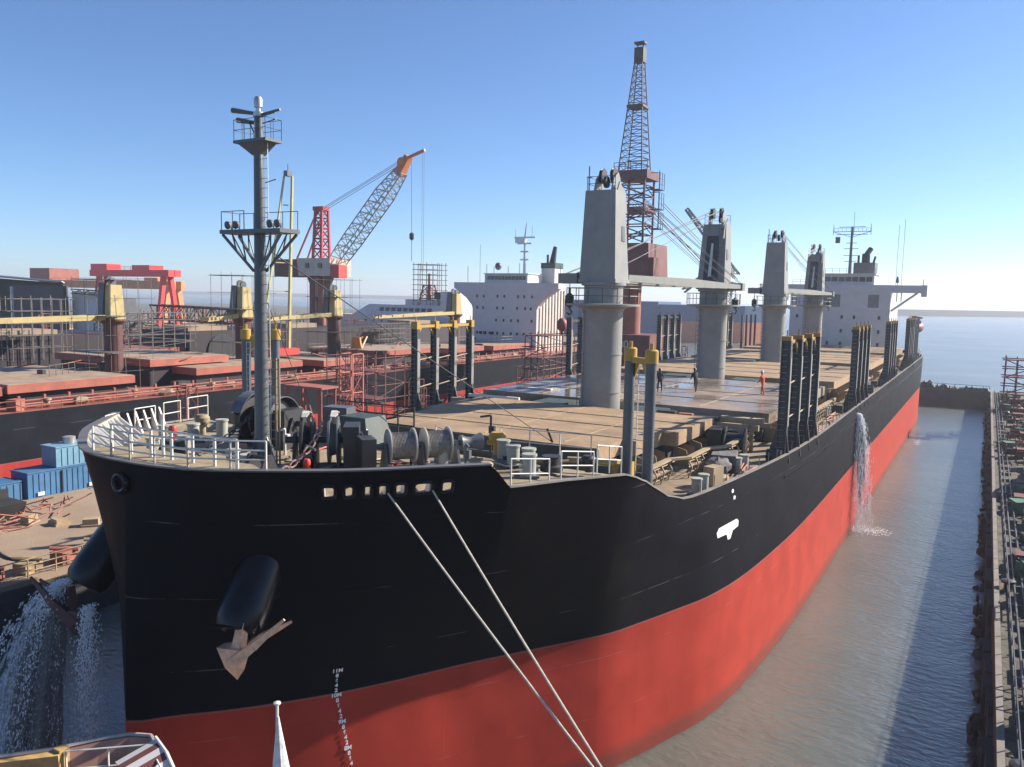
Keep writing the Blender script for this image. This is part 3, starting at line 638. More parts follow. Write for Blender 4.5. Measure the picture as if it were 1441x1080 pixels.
lb = MB(); lb.ball((XC + 12.1, 163, 15.6), 0.95, 2.9, 0.95, 14); lb.box(XC + 11.6, XC + 12.6, 161.4, 164.4, 15.9, 16.8); lb.build("lifeboat", mat("lifeboat_red", (0.22, 0.05, 0.05), 0.6, var=0.2), ship)
dv = MB()
for y_ in (160.5, 165.5): dv.beam((XC + 11.2, y_, 10.4), (XC + 11.4, y_, 17.6), 0.35, 0.35); dv.beam((XC + 11.4, y_, 17.4), (XC + 12.6, y_, 17.2), 0.25, 0.25)
dv.build_each("lifeboat_davit", m_greyd, ship)
# aft stanchion-like posts and rails round the poop
po = MB()
for y_ in range(140, 152, 3): po.box(XC + 12.9, XC + 13.2, y_ - 0.15, y_ + 0.15, 10.42, 17.3); po.box(XC - 13.2, XC - 12.9, y_ - 0.15, y_ + 0.15, 10.42, 17.3)
po.build_each("aft_post", m_greyd, ship)
ra = MB()
for sg in (1, -1):
    ra.rail([(XC + sg * 13.3, 152, 10.93), (XC + sg * 13.1, 158, 10.93), (XC + sg * 12.3, 164, 10.93), (XC + sg * 11.0, 169, 10.93), (XC + sg * 9, 173.2, 10.93)], 1.0, 0.03, 1.6, 3)
ra.build("poop_railing", m_rail, ship)
# ================================================================== fittings on the forecastle (all fixed to the ship)
FZ = 13.3
x, y = XC, 21.4
fm = MB(); fm.lathe((x, y, 0), [(0.42, FZ), (0.27, FZ + 1.0), (0.245, 17), (0.2, 21.5), (0.175, 25.0), (0.14, 25.3), (0.14, 25.75)], 18)
for a in range(4): fm.slab([(x + 0.22 * math.cos(a * 1.57), y + 0.22 * math.sin(a * 1.57), FZ + 1.1), (x + 0.75 * math.cos(a * 1.57), y + 0.75 * math.sin(a * 1.57), FZ), (x + 0.2 * math.cos(a * 1.57), y + 0.2 * math.sin(a * 1.57), FZ)], (0.04 * math.sin(a * 1.57), -0.04 * math.cos(a * 1.57), 0.001))
mast = fm.build("foremast", m_mast, ship)
pf = MB(); pf.box(x - 1.5, x + 1.5, y - 0.5, y + 0.45, 21.62, 21.76)
for sx in (-1, 1):
    for yy in (-0.4, 0.35):
        pf.beam((x + sx * 1.45, y + yy, 21.6), (x + sx * 0.15, y + yy * 0.4, 20.3), 0.08, 0.08)
        pf.bar((x + sx * 0.5, y + yy, 21.6), (x + sx * 0.45, y + yy * 0.6, 20.65), 0.03, 5); pf.bar((x + sx * 0.95, y + yy, 21.6), (x + sx * 0.85, y + yy * 0.8, 21.05), 0.03, 5)
        pf.bar((x + sx * 0.95, y + yy, 21.6), (x + sx * 0.45, y + yy * 0.6, 20.65), 0.025, 5)
pf.build("light_platform", m_mast, mast)
r_ = MB(); r_.rail([(x - 1.45, y + 0.4, 21.76), (x + 1.45, y + 0.4, 21.76)], 0.65, 0.018, 0.7, 1); r_.rail([(x - 1.45, y - 0.45, 21.76), (x - 0.3, y - 0.45, 21.76)], 0.65, 0.018, 0.6, 1); r_.rail([(x - 1.45, y - 0.45, 21.76), (x - 1.45, y + 0.4, 21.76)], 0.65, 0.018, 0.9, 1); r_.build("platform_rail", m_mast, mast)
for sx in (-1.15, -0.75, 0.95, 1.3):
    l = MB(); l.lathe((x + sx, y - 0.3, 21.95), [(0.1, 0), (0.13, 0.06), (0.15, 0.16), (0.05, 0.22)], 10, axis=(0, -1, -0.2)); l.bar((x + sx, y - 0.25, 21.75), (x + sx, y - 0.25, 21.95), 0.03, 5); l.build("floodlight", m_greyd, mast)
up_ = MB(); up_.box(x - 0.85, x + 0.75, y - 0.4, y + 0.4, 24.78, 24.88); up_.hexa([(x - 0.15, y - 0.15), (x + 0.15, y - 0.15), (x + 0.15, y + 0.15), (x - 0.15, y + 0.15)], 24.35, [(x - 0.7, y - 0.35), (x + 0.5, y - 0.35), (x + 0.5, y + 0.35), (x - 0.7, y + 0.35)], 24.78)
up_.rail([(x - 0.82, y - 0.38, 24.88), (x + 0.72, y - 0.38, 24.88), (x + 0.72, y + 0.38, 24.88), (x - 0.82, y + 0.38, 24.88), (x - 0.82, y - 0.38, 24.88)], 0.7, 0.014, 0.5, 2); up_.build("upper_platform", m_mast, mast)
hn = MB()
for z_, yy in ((25.95, -0.12), (25.65, 0.1)): hn.bar((x - 0.1, y + yy, z_ - 0.15), (x - 1.15, y + yy, z_ + 0.05), 0.06, 8, 0.1)
hn.bar((x - 0.5, y, 25.6), (x - 0.1, y, 25.0), 0.03, 5); hn.build("fog_horn", m_greyd, mast)
ar = MB(); ar.beam((x, y, 25.75), (x + 1.05, y, 25.85), 0.06, 0.07); ar.beam((x + 0.1, y, 25.7), (x + 0.8, y, 25.78), 0.04, 0.04); ar.bar((x + 0.2, y, 25.45), (x + 0.85, y, 25.55), 0.02, 5); ar.bar((x + 0.3, y, 21.0 + 2.4), (x + 0.85, y, 23.5), 0.02, 5); ar.build("mast_arm", m_mast, mast)
lt = MB(); lt.lathe((x, y, 0), [(0.19, 25.7), (0.19, 25.85), (0.09, 25.87), (0.09, 26.0), (0.15, 26.02), (0.15, 26.3), (0.1, 26.38)], 12); lt.build("masthead_light", m_chrome, mast)
ml = MB(); ml.ladder((x + 0.36, y - 0.05, FZ + 0.1), (x + 0.32, y - 0.05, 24.9), (0.32, 0, 0), 0.33, 0.014); ml.build("mast_ladder", m_chrome, mast)
cp = MB(); cp.bar((x + 0.62, y + 0.1, FZ), (x + 0.62, y + 0.1, 17.2), 0.035, 6); cp.bar((x + 0.78, y + 0.1, FZ), (x + 0.78, y + 0.1, 17.2), 0.035, 6)
for k in range(12): cp.bar((x + 0.3, y + 0.1, 13.6 + k * 0.32), (x + 0.8, y + 0.1, 13.6 + k * 0.32), 0.015, 4)
cp.build("cable_pipes", m_tan, mast)
wr = MB(); wr.bar((x + 0.25, y + 0.3, 21.0), (-18.4, 36.3, 12.4), 0.022, 4)
wr.bar((x - 0.2, y, 20.2), (x - 4.5, y + 7, FZ + 1), 0.015, 4); wr.build("mast_stay", m_dark, ship)
bh_ = MB(); bh_.bar((-18.4, 36.3, 12.4), (-18.5, 35.9, 13.1), 0.06, 6); bh_.build("stay_screw", m_dark, ship)
# --- windlasses: hooded brake drum, chain wheel, gear case, bed frame
def windlass(cx, cy, rz, covered=False):
    ca, sa = math.cos(rz), math.sin(rz); ax = V(ca, sa, 0); c = V(cx, cy, FZ + 1.0)
    g = MB(); 
    for s_ in (-1.2, -0.45, 0.35, 1.15):
        q = c + ax * s_; g.slab([q + V(-sa, ca, 0) * -0.8 + V(0, 0, -1.0), q + V(-sa, ca, 0) * 0.8 + V(0, 0, -1.0), q + V(-sa, ca, 0) * 0.25 + V(0, 0, 0.25), q + V(-sa, ca, 0) * -0.25 + V(0, 0, 0.25)], ax * 0.09)
    g.bar(c - ax * 1.5, c + ax * 1.5, 0.12, 10)
    o = g.build("windlass", m_dark, ship, at=(cx, cy, FZ))
    d = MB(); d.lathe(c - ax * 0.95, [(0.4, 0), (0.95, 0.02), (0.95, 0.12), (0.55, 0.16), (0.45, 0.3), (0.8, 0.42), (0.8, 0.48)], 22, axis=ax); d.build("brake_drum", m_dark, o)
    d = MB(); d.lathe(c + ax * 0.0, [(0.5, 0), (0.9, 0.02), (0.9, 0.1), (0.6, 0.12), (0.55, 0.3), (0.85, 0.33), (0.85, 0.38)], 22, axis=ax); d.build("chain_wheel", m_greyd, o)
    d = MB(); d.cbox(tuple(c + ax * 0.85 + V(0, 0, -1.0)), 0.55, 1.3, 1.55, rz); d.build("gear_case", m_dark, o)
    if covered:
        k = MB(); 
        for s0, rr, wd_ in ((-1.15, 1.25, 0.55), (0.15, 1.12, 0.5)):
            k = MB(); prv = None
            for i in range(15):
                a = math.pi * (0.0 + 0.86 * i / 14); q0 = c + ax * s0 + V(-sa, ca, 0) * math.cos(a) * rr + V(0, 0, math.sin(a) * rr - 0.1); q1 = q0 + ax * wd_
                if prv: k.slab([prv[0], prv[1], q1, q0], (0, 0, 0.035)); k.slab([prv[0], q0, c + ax * s0 + V(0, 0, -0.1)], tuple(ax * 0.03))
                prv = (q0, q1)
            k.build("brake_hood", m_greyd, o)
    else:       # pale folds of cover slung over the hoods
        for s_ in (-0.9, 0.1):
            k = MB(); n = 9; pr = None
            for i in range(n):
                a = math.pi * (0.05 + 0.62 * i / (n - 1)); rr = 1.0 + 0.03 * random.random(); p0 = c + ax * (s_ + 0.02) + V(-sa, ca, 0) * (-math.cos(a) * rr * -1) + V(0, 0, math.sin(a) * rr); p1 = p0 + ax * (0.22 + 0.05 * math.sin(i * 2.1))
                if pr: k.slab([pr[0], pr[1], p1, p0], (0, 0, 0.03))
                pr = (p0, p1)
            k.build("cover_cloth", mat("pale_cloth", (0.45, 0.42, 0.38), 0.9, var=0.3, vs=5), o)
    return o
windlass(-20.4, 22.3, R(38)); windlass(-25.2, 24.2, R(8), True)
# --- mooring winch with two rope drums and a warping end
def winch(cx, cy, rz, z=FZ + 0.95, drums=2):
    ax = V(math.cos(rz), math.sin(rz), 0); c = V(cx, cy, z); sd_ = V(-ax.y, ax.x, 0)
    g = MB(); g.bar(c - ax * 0.3, c + ax * 4.0, 0.1, 10)
    for s_ in (0.35, 1.68, 2.98): g.slab([c + ax * s_ + sd_ * -0.6 + V(0, 0, -0.95), c + ax * s_ + sd_ * 0.6 + V(0, 0, -0.95), c + ax * s_ + sd_ * 0.15 + V(0, 0, 0.1), c + ax * s_ - sd_ * 0.15 + V(0, 0, 0.1)], ax * 0.08)
    g.cbox(tuple(c + ax * 1.6 + V(0, 0, -0.95)), 4.2, 1.1, 0.12, rz)
    o = g.build("mooring_winch", m_greyd, ship, at=(cx, cy, FZ))
    b = MB(); b.cbox(tuple(c + ax * -0.25 + V(0, 0, -0.95)), 0.5, 1.0, 1.3, rz); b.build("gear_case", m_dark, o)
    for k in range(drums):
        s_ = 0.5 + 1.3 * k
        f = MB(); f.lathe(c + ax * s_, [(0.25, 0), (0.62, 0.0), (0.62, 0.05), (0.3, 0.06)], 24, axis=ax); f.lathe(c + ax * (s_ + 0.9), [(0.3, 0), (0.62, 0.0), (0.62, 0.05), (0.25, 0.06)], 24, axis=ax)
        f.build("drum_flange", mat("flange_paint", (0.36, 0.35, 0.32), 0.5, var=0.25, rust=0.35, rs=3), o)
        r = MB(); pr = []
        n = 16
        for i in range(n + 1):
            h = 0.07 + 0.83 * i / n; pr += [(0.45, h - 0.024), (0.49, h), (0.45, h + 0.024)]
        r.lathe(c + ax * s_, pr, 22, axis=ax); r.build("rope_coil", m_roped, o)
    e = MB(); e.lathe(c + ax * 3.2, [(0.3, 0), (0.2, 0.25), (0.2, 0.45), (0.34, 0.75), (0.34, 0.8)], 16, axis=ax); e.build("warping_end", m_greyd, o)
    return o
winch(-18.3, 22.3, R(52)); winch(-29.2, 26.6, R(128), drums=1)
# --- bollards
def bollards(cx, cy, rz, r=0.24, h=0.7, z=FZ, m=None):
    ax = V(math.cos(rz), math.sin(rz), 0); b = MB(); b.cbox((cx, cy, z), 1.9, 0.7, 0.08, rz); o = b.build("bollard_base", m_greyd, ship, at=(cx, cy, z))
    for s_ in (-0.55, 0.55):
        q = V(cx, cy, 0) + ax * s_; k = MB(); k.lathe((q.x, q.y, z), [(r, 0.08), (r, h), (r * 1.15, h + 0.03), (r * 1.15, h + 0.1)], 18); k.build("bollard", mat("bollard_paint", (0.34, 0.35, 0.30), 0.55, var=0.2, rust=0.25, rs=2), o)
for a in ((-28.5, 22.3, R(60)), (-27.9, 24.7, R(60)), (-26.4, 20.2, R(60)), (-17.0, 24.6, R(-50)), (-21.9, 19.6, R(-15)), (-15.4, 26.7, R(-40)), (-13.9, 25.6, R(-60))): bollards(*a)
for a in ((-11.4, 38.2, R(90)), (-11.1, 44.5, R(85)), (-10.9, 70.5, R(90)), (-10.8, 96, R(90)), (-34.1, 38.2, R(90)), (-34.8, 70, R(90))): bollards(*a, z=10.43)
# --- chains, rollers, vents, hydrants
def chain(pts, s=0.14):
    c = MB(); 
    for a, b in zip(pts, pts[1:]):
        a = Vector(a); b = Vector(b); L_ = (b - a).length; n = max(1, int(L_ / (s * 1.7))); d = (b - a).normalized(); u = d.cross(V(0, 0, 1)); u = u.normalized() if u.length > 0.1 else V(1, 0, 0); v = d.cross(u)
        for i in range(n):
            q = a + d * (i + 0.5) * L_ / n; w_ = u if i % 2 else v
            ring = [q + d * math.cos(t) * s + w_ * math.sin(t) * s * 0.6 for t in [k * math.pi / 4 for k in range(9)]]
            c.path(ring, s * 0.22, 5)
    return c
chain([(-20.3, 22.0, FZ + 1.7), (-20.2, 21.2, FZ + 0.9), (-20.4, 20.4, FZ + 0.3), (-20.6, 19.7, FZ + 0.1)], 0.16).build("anchor_chain", mat("chain_rust", (0.40, 0.25, 0.22), 0.8, var=0.3, vs=6), ship)
chain([(-25.4, 23.3, FZ + 1.3), (-25.5, 22.0, FZ + 0.5), (-25.3, 20.6, FZ + 0.2), (-25.2, 19.6, FZ + 0.1)], 0.16).build("anchor_chain", m_dark, ship)
def stopper(cx, cy):
    s = MB(); s.cbox((cx, cy, FZ), 0.9, 1.3, 0.35, R(10)); s.slab([(cx - 0.4, cy - 0.5, FZ), (cx - 0.4, cy + 0.6, FZ), (cx - 0.4, cy + 0.2, FZ + 0.9), (cx - 0.4, cy - 0.1, FZ + 0.9)], (0.08, 0, 0)); s.slab([(cx + 0.35, cy - 0.5, FZ), (cx + 0.35, cy + 0.6, FZ), (cx + 0.35, cy + 0.2, FZ + 0.9), (cx + 0.35, cy - 0.1, FZ + 0.9)], (0.08, 0, 0))
    s.bar((cx - 0.5, cy, FZ + 0.8), (cx + 0.5, cy, FZ + 0.8), 0.07, 8); s.build("chain_stopper", m_dark, ship)
stopper(-20.7, 19.3); stopper(-25.1, 19.3)
for cx, cy, r, h, m in ((-27.6, 21.3, 0.14, 0.95, m_red), (-19.9, 20.7, 0.1, 0.6, m_red), (-24.6, 17.9, 0.12, 0.55, m_red), (-23.4, 18.6, 0.13, 0.5, m_dark), (-16.6, 27.9, 0.28, 0.9, m_yel), (-26.9, 27.3, 0.3, 1.1, m_fdeck), (-29.4, 24.2, 0.25, 0.9, m_fdeck), (-14.9, 24.3, 0.2, 0.5, m_tan), (-12.2, 27.0, 0.22, 0.6, m_dark)):
    v = MB(); v.lathe((cx, cy, FZ), [(r * 0.6, 0), (r * 0.6, h * 0.6), (r * 1.2, h * 0.65), (r * 1.3, h * 0.85), (r * 0.9, h)], 14); v.bar((cx - r * 1.6, cy, FZ + h * 0.5), (cx + r * 1.6, cy, FZ + h * 0.5), r * 0.35, 8); v.build("deck_ventilator" if r > 0.19 else "hydrant", m, ship)
rf = MB(); rf.lathe((-13.4, 26.4, FZ), [(0.42, 0), (0.42, 0.18), (0.3, 0.24), (0.3, 0.5), (0.36, 0.55)], 16); rf.build("roller_fairlead", m_dark, ship)
pp = MB(); pp.bar((-13.2, 27.3, FZ + 0.3), (-11.6, 28.2, FZ + 0.25), 0.11, 8); pp.bar((-13.0, 27.0, FZ + 0.3), (-14.6, 25.6, FZ + 0.3), 0.06, 6); pp.build("deck_pipe", m_tan, ship)
sm = MB(); sm.hexa([(-23.9, 26.3), (-21.9, 26.3), (-21.9, 28.0), (-23.9, 28.0)], FZ, [(-23.6, 26.5), (-22.2, 26.5), (-22.2, 27.8), (-23.6, 27.8)], FZ + 1.1); sm.build("store_hatch", m_coam, ship)
for k in range(14):   # loose gear lying about: drums, boxes, timber, mats
    cx, cy = random.uniform(-28, -14.5), random.uniform(20.5, 29); c = MB(); t_ = k % 3
    if t_ == 0: c.cbox((cx, cy, FZ), random.uniform(0.3, 0.8), random.uniform(0.3, 0.6), random.uniform(0.15, 0.45), random.uniform(0, 3))
    elif t_ == 1: c.bar((cx, cy, FZ + 0.08), (cx + random.uniform(-1.2, 1.2), cy + random.uniform(-1.2, 1.2), FZ + 0.1), 0.05, 6)
    else: c.lathe((cx, cy, FZ), [(0.3, 0), (0.35, 0.08), (0.32, 0.16), (0.28, 0.2)], 14)
    c.build(("gear_box", "loose_pipe", "rope_heap")[t_], (m_dark, m_tan, m_roped)[t_], ship)
# --- railings
def T3(hb, y_, z_, sg=1): return (XC + sg * hb, y_, z_)
fr = MB(); fr.rail([T3(2.3, 16.3, 14.3, -1), T3(1.0, 16.05, 14.3, -1), T3(0, 16.0, 14.3), T3(1.1, 16.05, 14.3), T3(2.3, 16.3, 14.3), T3(3.5, 16.85, 14.3), T3(4.4, 17.4, 14.3)], 0.85, 0.035, 1.0, 3)
for k in range(7):
    u = k / 6; fr.bar(T3(-2.2 + 5.6 * u, 16.9 + 0.3 * u, FZ), T3(-2.2 + 5.6 * u, 16.9 + 0.3 * u, 15.1), 0.05, 6)
fr.bar(T3(-2.2, 16.9, 15.1), T3(3.4, 17.2, 15.1), 0.035, 5); fr.bar(T3(-2.2, 16.9, 14.6), T3(3.4, 17.2, 14.6), 0.03, 5)
fr.build("bow_railing", m_rail, ship)
pl = MB(); pl.prism([T3(a, b, 0)[:2] for a, b in ((-3.4, 16.95), (-2.2, 16.35), (-1.0, 16.1), (0, 16.05), (1.0, 16.1), (2.2, 16.35), (3.4, 16.9), (4.3, 17.45), (3.2, 18.0), (-2.6, 17.8))], 14.12, 14.2); pl.build("bow_platform", m_fdeck, ship)
jk = MB(); jk.bar(T3(0, 17.2, FZ), T3(0, 17.2, 15.6), 0.05, 6); jk.build("jackstaff", m_rail, ship)
sr = MB()
for a, b in (((8.6, 20.9), (9.2, 21.8)), ((9.5, 22.9), (10.0, 24.3)), ((10.2, 24.9), (10.7, 26.2)), ((10.9, 26.8), (11.4, 28.4))):
    sr.rail([T3(a[0] - 0.1, a[1], 13.3, -1), T3(b[0] - 0.1, b[1], 13.25, -1)], 1.05, 0.03, 1.2, 2)
sr.build("side_railing", m_rail, ship)
sr = MB()
for a, b in (((9.75, 22.95), (10.3, 24.6)), ((10.5, 25.1), (11.0, 26.7)), ((11.05, 26.9), (11.45, 28.2))):
    sr.rail([T3(a[0] - 0.1, a[1], 13.33), T3(b[0] - 0.1, b[1], 13.12)], 1.0, 0.028, 0.9, 2)
sr.rail([T3(6.0, 28.4, FZ), T3(9.8, 28.9, FZ)], 1.0, 0.028, 1.2, 2); sr.rail([T3(3.8, 27.0, FZ), T3(5.4, 25.8, FZ)], 1.05, 0.03, 0.9, 2)
sr.build("side_railing", m_rail, ship)
br_ = MB(); br_.rail([(-26.4, 29.5, FZ), (-21.9, 29.5, FZ)], 1.25, 0.045, 0.9, 3); br_.build("aft_railing", m_dark, ship)
gr = MB()     # hand rail down the main deck edge
for sg in (1, -1):
    y_ = 36
    while y_ < 150:
        gr.bar((XC + sg * (hull_at(y_, 10.9) - 0.15), y_, 10.42), (XC + sg * (hull_at(y_, 10.9) - 0.15), y_, 11.5), 0.025, 4); y_ += 1.5
for zz in (11.5, 11.2):
    for sg in (-1,):
        pts_ = [(XC + sg * (hull_at(y_, 10.9) - 0.15), y_, zz) for y_ in range(36, 151, 6)]; gr.path(pts_, 0.022, 4)
gr.build("main_deck_railing", m_greyd, ship)
# --- main-deck clutter between hatch and side (winches, hose reels, pipes)
for k in range(46):
    y_ = 34.5 + 118 * (k / 46) ** 0.8; sg = 1 if k % 4 else -1; hb_ = hull_at(y_, 10.9) - random.uniform(0.7, 1.4); c = MB(); cx = XC + sg * hb_; t_ = random.randrange(4)
    if t_ == 0: c.bar((cx - 0.35, y_, 10.85), (cx + 0.45, y_, 10.85), 0.36, 12)
    elif t_ == 1: c.cbox((cx, y_, 10.42), 0.6, 0.9, random.uniform(0.3, 1.0), random.uniform(-0.3, 0.3))
    elif t_ == 2: c.lathe((cx, y_, 10.42), [(0.12, 0), (0.12, 0.5), (0.3, 0.55), (0.3, 0.72), (0.1, 0.8)], 12)
    else:
        for j in range(4): c.bar((cx + random.uniform(-0.4, 0.4), y_ - 1, 10.5 + 0.1 * j), (cx + random.uniform(-0.4, 0.4), y_ + 1.2, 10.5 + 0.1 * j), 0.05, 5)
    c.build(("hose_reel", "deck_locker", "mushroom_vent", "pipe_stack")[t_], (m_dark, m_tan, m_greyd, m_redl)[t_], ship)
mw_ = MB(); mw_.lathe((-13.1, 48.5, 11.3), [(0.85, 0), (0.85, 0.1), (0.5, 0.12), (0.5, 1.1), (0.85, 1.12), (0.85, 1.2)], 20, axis=(1, 0.1, 0)); mw_.cbox((-13.6, 48.5, 10.43), 0.8, 1.6, 1.6, 0.1); mw_.build("deck_winch", m_dark, ship)
lm = MB(); lm.cbox((-12.0, 44.6, 10.43), 1.3, 2.2, 0.9, 0.2); lm.ball((-11.9, 43.0, 10.8), 0.7, 0.9, 0.5, 10, 0.15); lm.build("covered_machine", m_canvas, ship)
tr_ = MB(); tr_.lathe((-11.6, 41.2, 10.43), [(0.75, 0), (0.75, 0.25), (0.6, 0.3)], 18); tr_.build("deck_drum", m_tan, ship)
yt = MB(); yt.cbox((-13.9, 33.9, 10.43), 1.3, 0.9, 1.9, 0.1); yt.build("yellow_locker", m_yel, ship)
# loose gear on the hatch covers
for cx, cy, sx, sy, h, m in ((-31.2, 51.8, 4.2, 0.25, 0.2, m_rail), (-14.9, 50.6, 1.6, 0.5, 0.25, m_dark), (-12.8, 51.2, 2.6, 0.6, 0.3, m_tan), (-17.6, 51.0, 1.2, 0.6, 0.35, m_dark), (-16.4, 51.2, 0.9, 0.5, 0.25, m_redl), (-30.6, 57, 3.0, 0.4, 0.12, m_rail)):
    g = MB(); g.cbox((cx, cy, 12.1 if cy < 53 else 12.37), sx, sy, h, 0.05); g.build("deck_plank", m, ship)
# --- fairlead rims, hawse ring, edge details
for n_, (a, b) in enumerate(holes):
    rm = MB(); pts_ = []
    for k in range(25):
        t_ = 2 * math.pi * k / 24; cx, sx_ = math.cos(t_), math.sin(t_); e = 0.5
        uu = (a + b) / 2 + (b - a) / 2 * 1.05 * abs(cx) ** e * (1 if cx > 0 else -1); zz = 13.58 + 0.2 * abs(sx_) ** e * (1 if sx_ > 0 else -1)
        p = inset(uu, zz, -0.03); pts_.append((XC + p.x, p.y, zz))
    rm.path(pts_, 0.055, 6); rm.build("fairlead_rim", m_black, ship)
hw = MB(); hw.path([(-22.9 + 0.28 * math.cos(t_), 15.72, 13.6 + 0.26 * math.sin(t_)) for t_ in [k * math.pi / 8 for k in range(17)]], 0.09, 8); hw.lathe((-22.9, 15.86, 13.6), [(0.24, 0), (0.24, 0.06)], 14, axis=(0, -1, 0)); hw.build("bow_chock", m_black, ship)
# --- bulbous-bow mark, load discs, draught figures painted on the port bow
def on_hull(y_, z_, off=0.02):
    p = hull_at(y_, z_); q = hull_at(y_ + 0.3, z_); n_ = V(0.3, -(q - p), 0).normalized(); return V(XC + p, y_, z_) + n_ * off
bm = MB(); pl_ = [(37.45, 8.55), (37.35, 8.8), (37.6, 8.98), (39.75, 9.0), (39.95, 8.88), (39.9, 8.62), (39.2, 8.55), (38.9, 8.22), (38.6, 8.22), (38.45, 8.52)]
bm.slab([on_hull(a, b) for a, b in pl_], (0.012, -0.004, 0)); m_mark = mat("mark_white", (0.82, 0.82, 0.80), 0.5, var=0.05)
bm.build("hull_mark", m_mark, ship)
for y_, z_ in ((39.3, 10.45), (39.5, 10.1)):
    dsk = MB(); dsk.slab([on_hull(y_ + 0.13 * math.cos(t_), z_ + 0.1 * math.sin(t_)) for t_ in [k * math.pi / 6 for k in range(12)]], (0.012, 0, 0)); dsk.build("hull_disc", m_mark, ship)
def lettering(txt, org, right, upv, size, m, parent, name):
    cu = bpy.data.curves.new(name, 'FONT'); cu.body = txt; cu.size = size; cu.align_x = 'CENTER'; cu.extrude = 0.004; cu.offset = 0.004 * size / 0.17
    tmp = bpy.data.objects.new(name, cu); COL.objects.link(tmp); dg = bpy.context.evaluated_depsgraph_get()
    me = bpy.data.meshes.new_from_object(tmp.evaluated_get(dg)); bpy.data.objects.remove(tmp); bpy.data.curves.remove(cu)
    r = Vector(right).normalized(); u = Vector(upv); u = (u - r * u.dot(r)).normalized(); n_ = r.cross(u)
    mt_ = Matrix((r, u, n_)).transposed().to_4x4(); mt_.translation = Vector(org) - (ORG[parent] if parent else Vector((0, 0, 0)))
    me.transform(mt_); me.materials.clear(); me.materials.append(m); me.name = name
    o = bpy.data.objects.new(name, me); COL.objects.link(o)
    if parent: o.parent = parent; ORG[o] = ORG[parent].copy()
    return o
for k in range(19):
    dm = 110 - 2 * k; z_ = dm / 10 - 4.09; txt = ("%dM" % (dm // 10)) if dm % 10 == 0 else str(dm % 10)
    y_ = 20.33 + 0.17 * (6.91 - z_); p = on_hull(y_, z_, 0.03); q = on_hull(y_ + 0.4, z_, 0.03); up2 = on_hull(y_, z_ + 0.3, 0.03) - p
    lettering(txt, p - V(0, 0, 0.06), q - p, up2, 0.21, m_mark, ship, "draught_figure")
# ================================================================== anchors and their bolsters
for sg, lab in ((1, "port"), (-1, "starboard")):
    a = V(XC + sg * 3.15, 19.5, 12.85); b = V(XC + sg * 3.75, 16.75, 9.35); ax = (b - a).normalized(); L_ = (b - a).length
    bo = MB(); bo.lathe(a, [(0.7, 0), (0.72, L_ * 0.5), (0.78, L_ * 0.85), (0.76, L_ * 0.95), (0.66, L_), (0.5, L_ + 0.04), (0.42, L_ - 0.08)], 28, axis=ax); bo.build("anchor_bolster", m_black, ship)
rX, rY = V(0.868, 0.497, 0), V(-0.497, 0.868, 0)      # across and away from the shore
def anchor(c, label, rX=rX, m_anchor=m_anchor):
    t_ = thing("anchor", label, "anchor", tuple(c), "anchors hung at the bow")
    def P(r, u, d=0.0): return c + rX * r + V(0, 0, u) + rY * d
    s = MB(); s.beam(P(0.12, 0.85, 0.1), P(-0.02, -0.1), 0.26, 0.22, 0.34, 0.3); s.build("shank", m_anchor, t_)
    k = MB()
    vs = [P(-0.62, 0.1, -0.1), P(-0.55, 0.05, 0.35), P(0.1, 0.15, 0.4), P(0.35, 0.0, -0.05), P(0.2, -0.55, -0.1), P(-0.08, -0.98, 0.1), P(-0.3, -0.55, 0.3), P(-0.32, -0.45, -0.25), P(0.0, 0.12, -0.3)]
    k.add(vs, [(0, 8, 7), (8, 3, 4, 7), (7, 4, 5), (0, 7, 5, 6), (0, 6, 1), (1, 2, 8, 0), (2, 3, 8), (2, 6, 5, 4, 3), (1, 6, 2)]); k.build("crown", m_anchor, t_)
    for d_, (tx, tz) in ((-0.28, (1.45, 1.08)), (0.32, (1.5, 0.78))):
        f = MB(); f.beam(P(-0.15, -0.35, d_ * 0.6), P(0.55, 0.25, d_), 0.30, 0.34, 0.22, 0.24); f.beam(P(0.55, 0.25, d_), P(tx, tz, d_), 0.22, 0.24, 0.06, 0.07); f.build("fluke", m_anchor, t_)
    return t_
anchor(V(-18.65, 16.5, 8.95), "rust-orange anchor with two long flukes hanging below the dark bolster on the near bow")
a2 = anchor(V(-26.9, 16.5, 8.4), "rusty anchor at the far bow, half hidden by water gushing over it", V(-0.6, -0.5, 0.2), mat("wet_anchor", (0.12, 0.06, 0.06), 0.35, var=0.3))
# ================================================================== mooring lines
def sag_line(p, q, sag, n=14): return [Vector(p).lerp(Vector(q), i / n) - V(0, 0, sag * 4 * (i / n) * (1 - i / n)) for i in range(n + 1)]
def hull_px(u_mid): p = inset(u_mid, 13.5, -0.02); return (XC + p.x, p.y, 13.5)
for hi, end, lab in ((3, (2.1, 13.6, 3.9), "pale mooring rope running down from the middle fairlead, left of the pair"), (5, (2.0, 12.0, 3.9), "pale mooring rope running down from the wide fairlead, right of the pair")):
    p0 = hull_px(holes[hi][1] if hi == 3 else holes[hi][1]); rp = MB(); rp.path(sag_line(p0, end, 0.28), 0.032, 7)
    win = V(-17.3, 23.4, 13.6); rp.bar(p0, win, 0.032, 7)
    tag(rp.build("mooring_rope", m_rope), lab, "rope", "mooring ropes over the port bow")

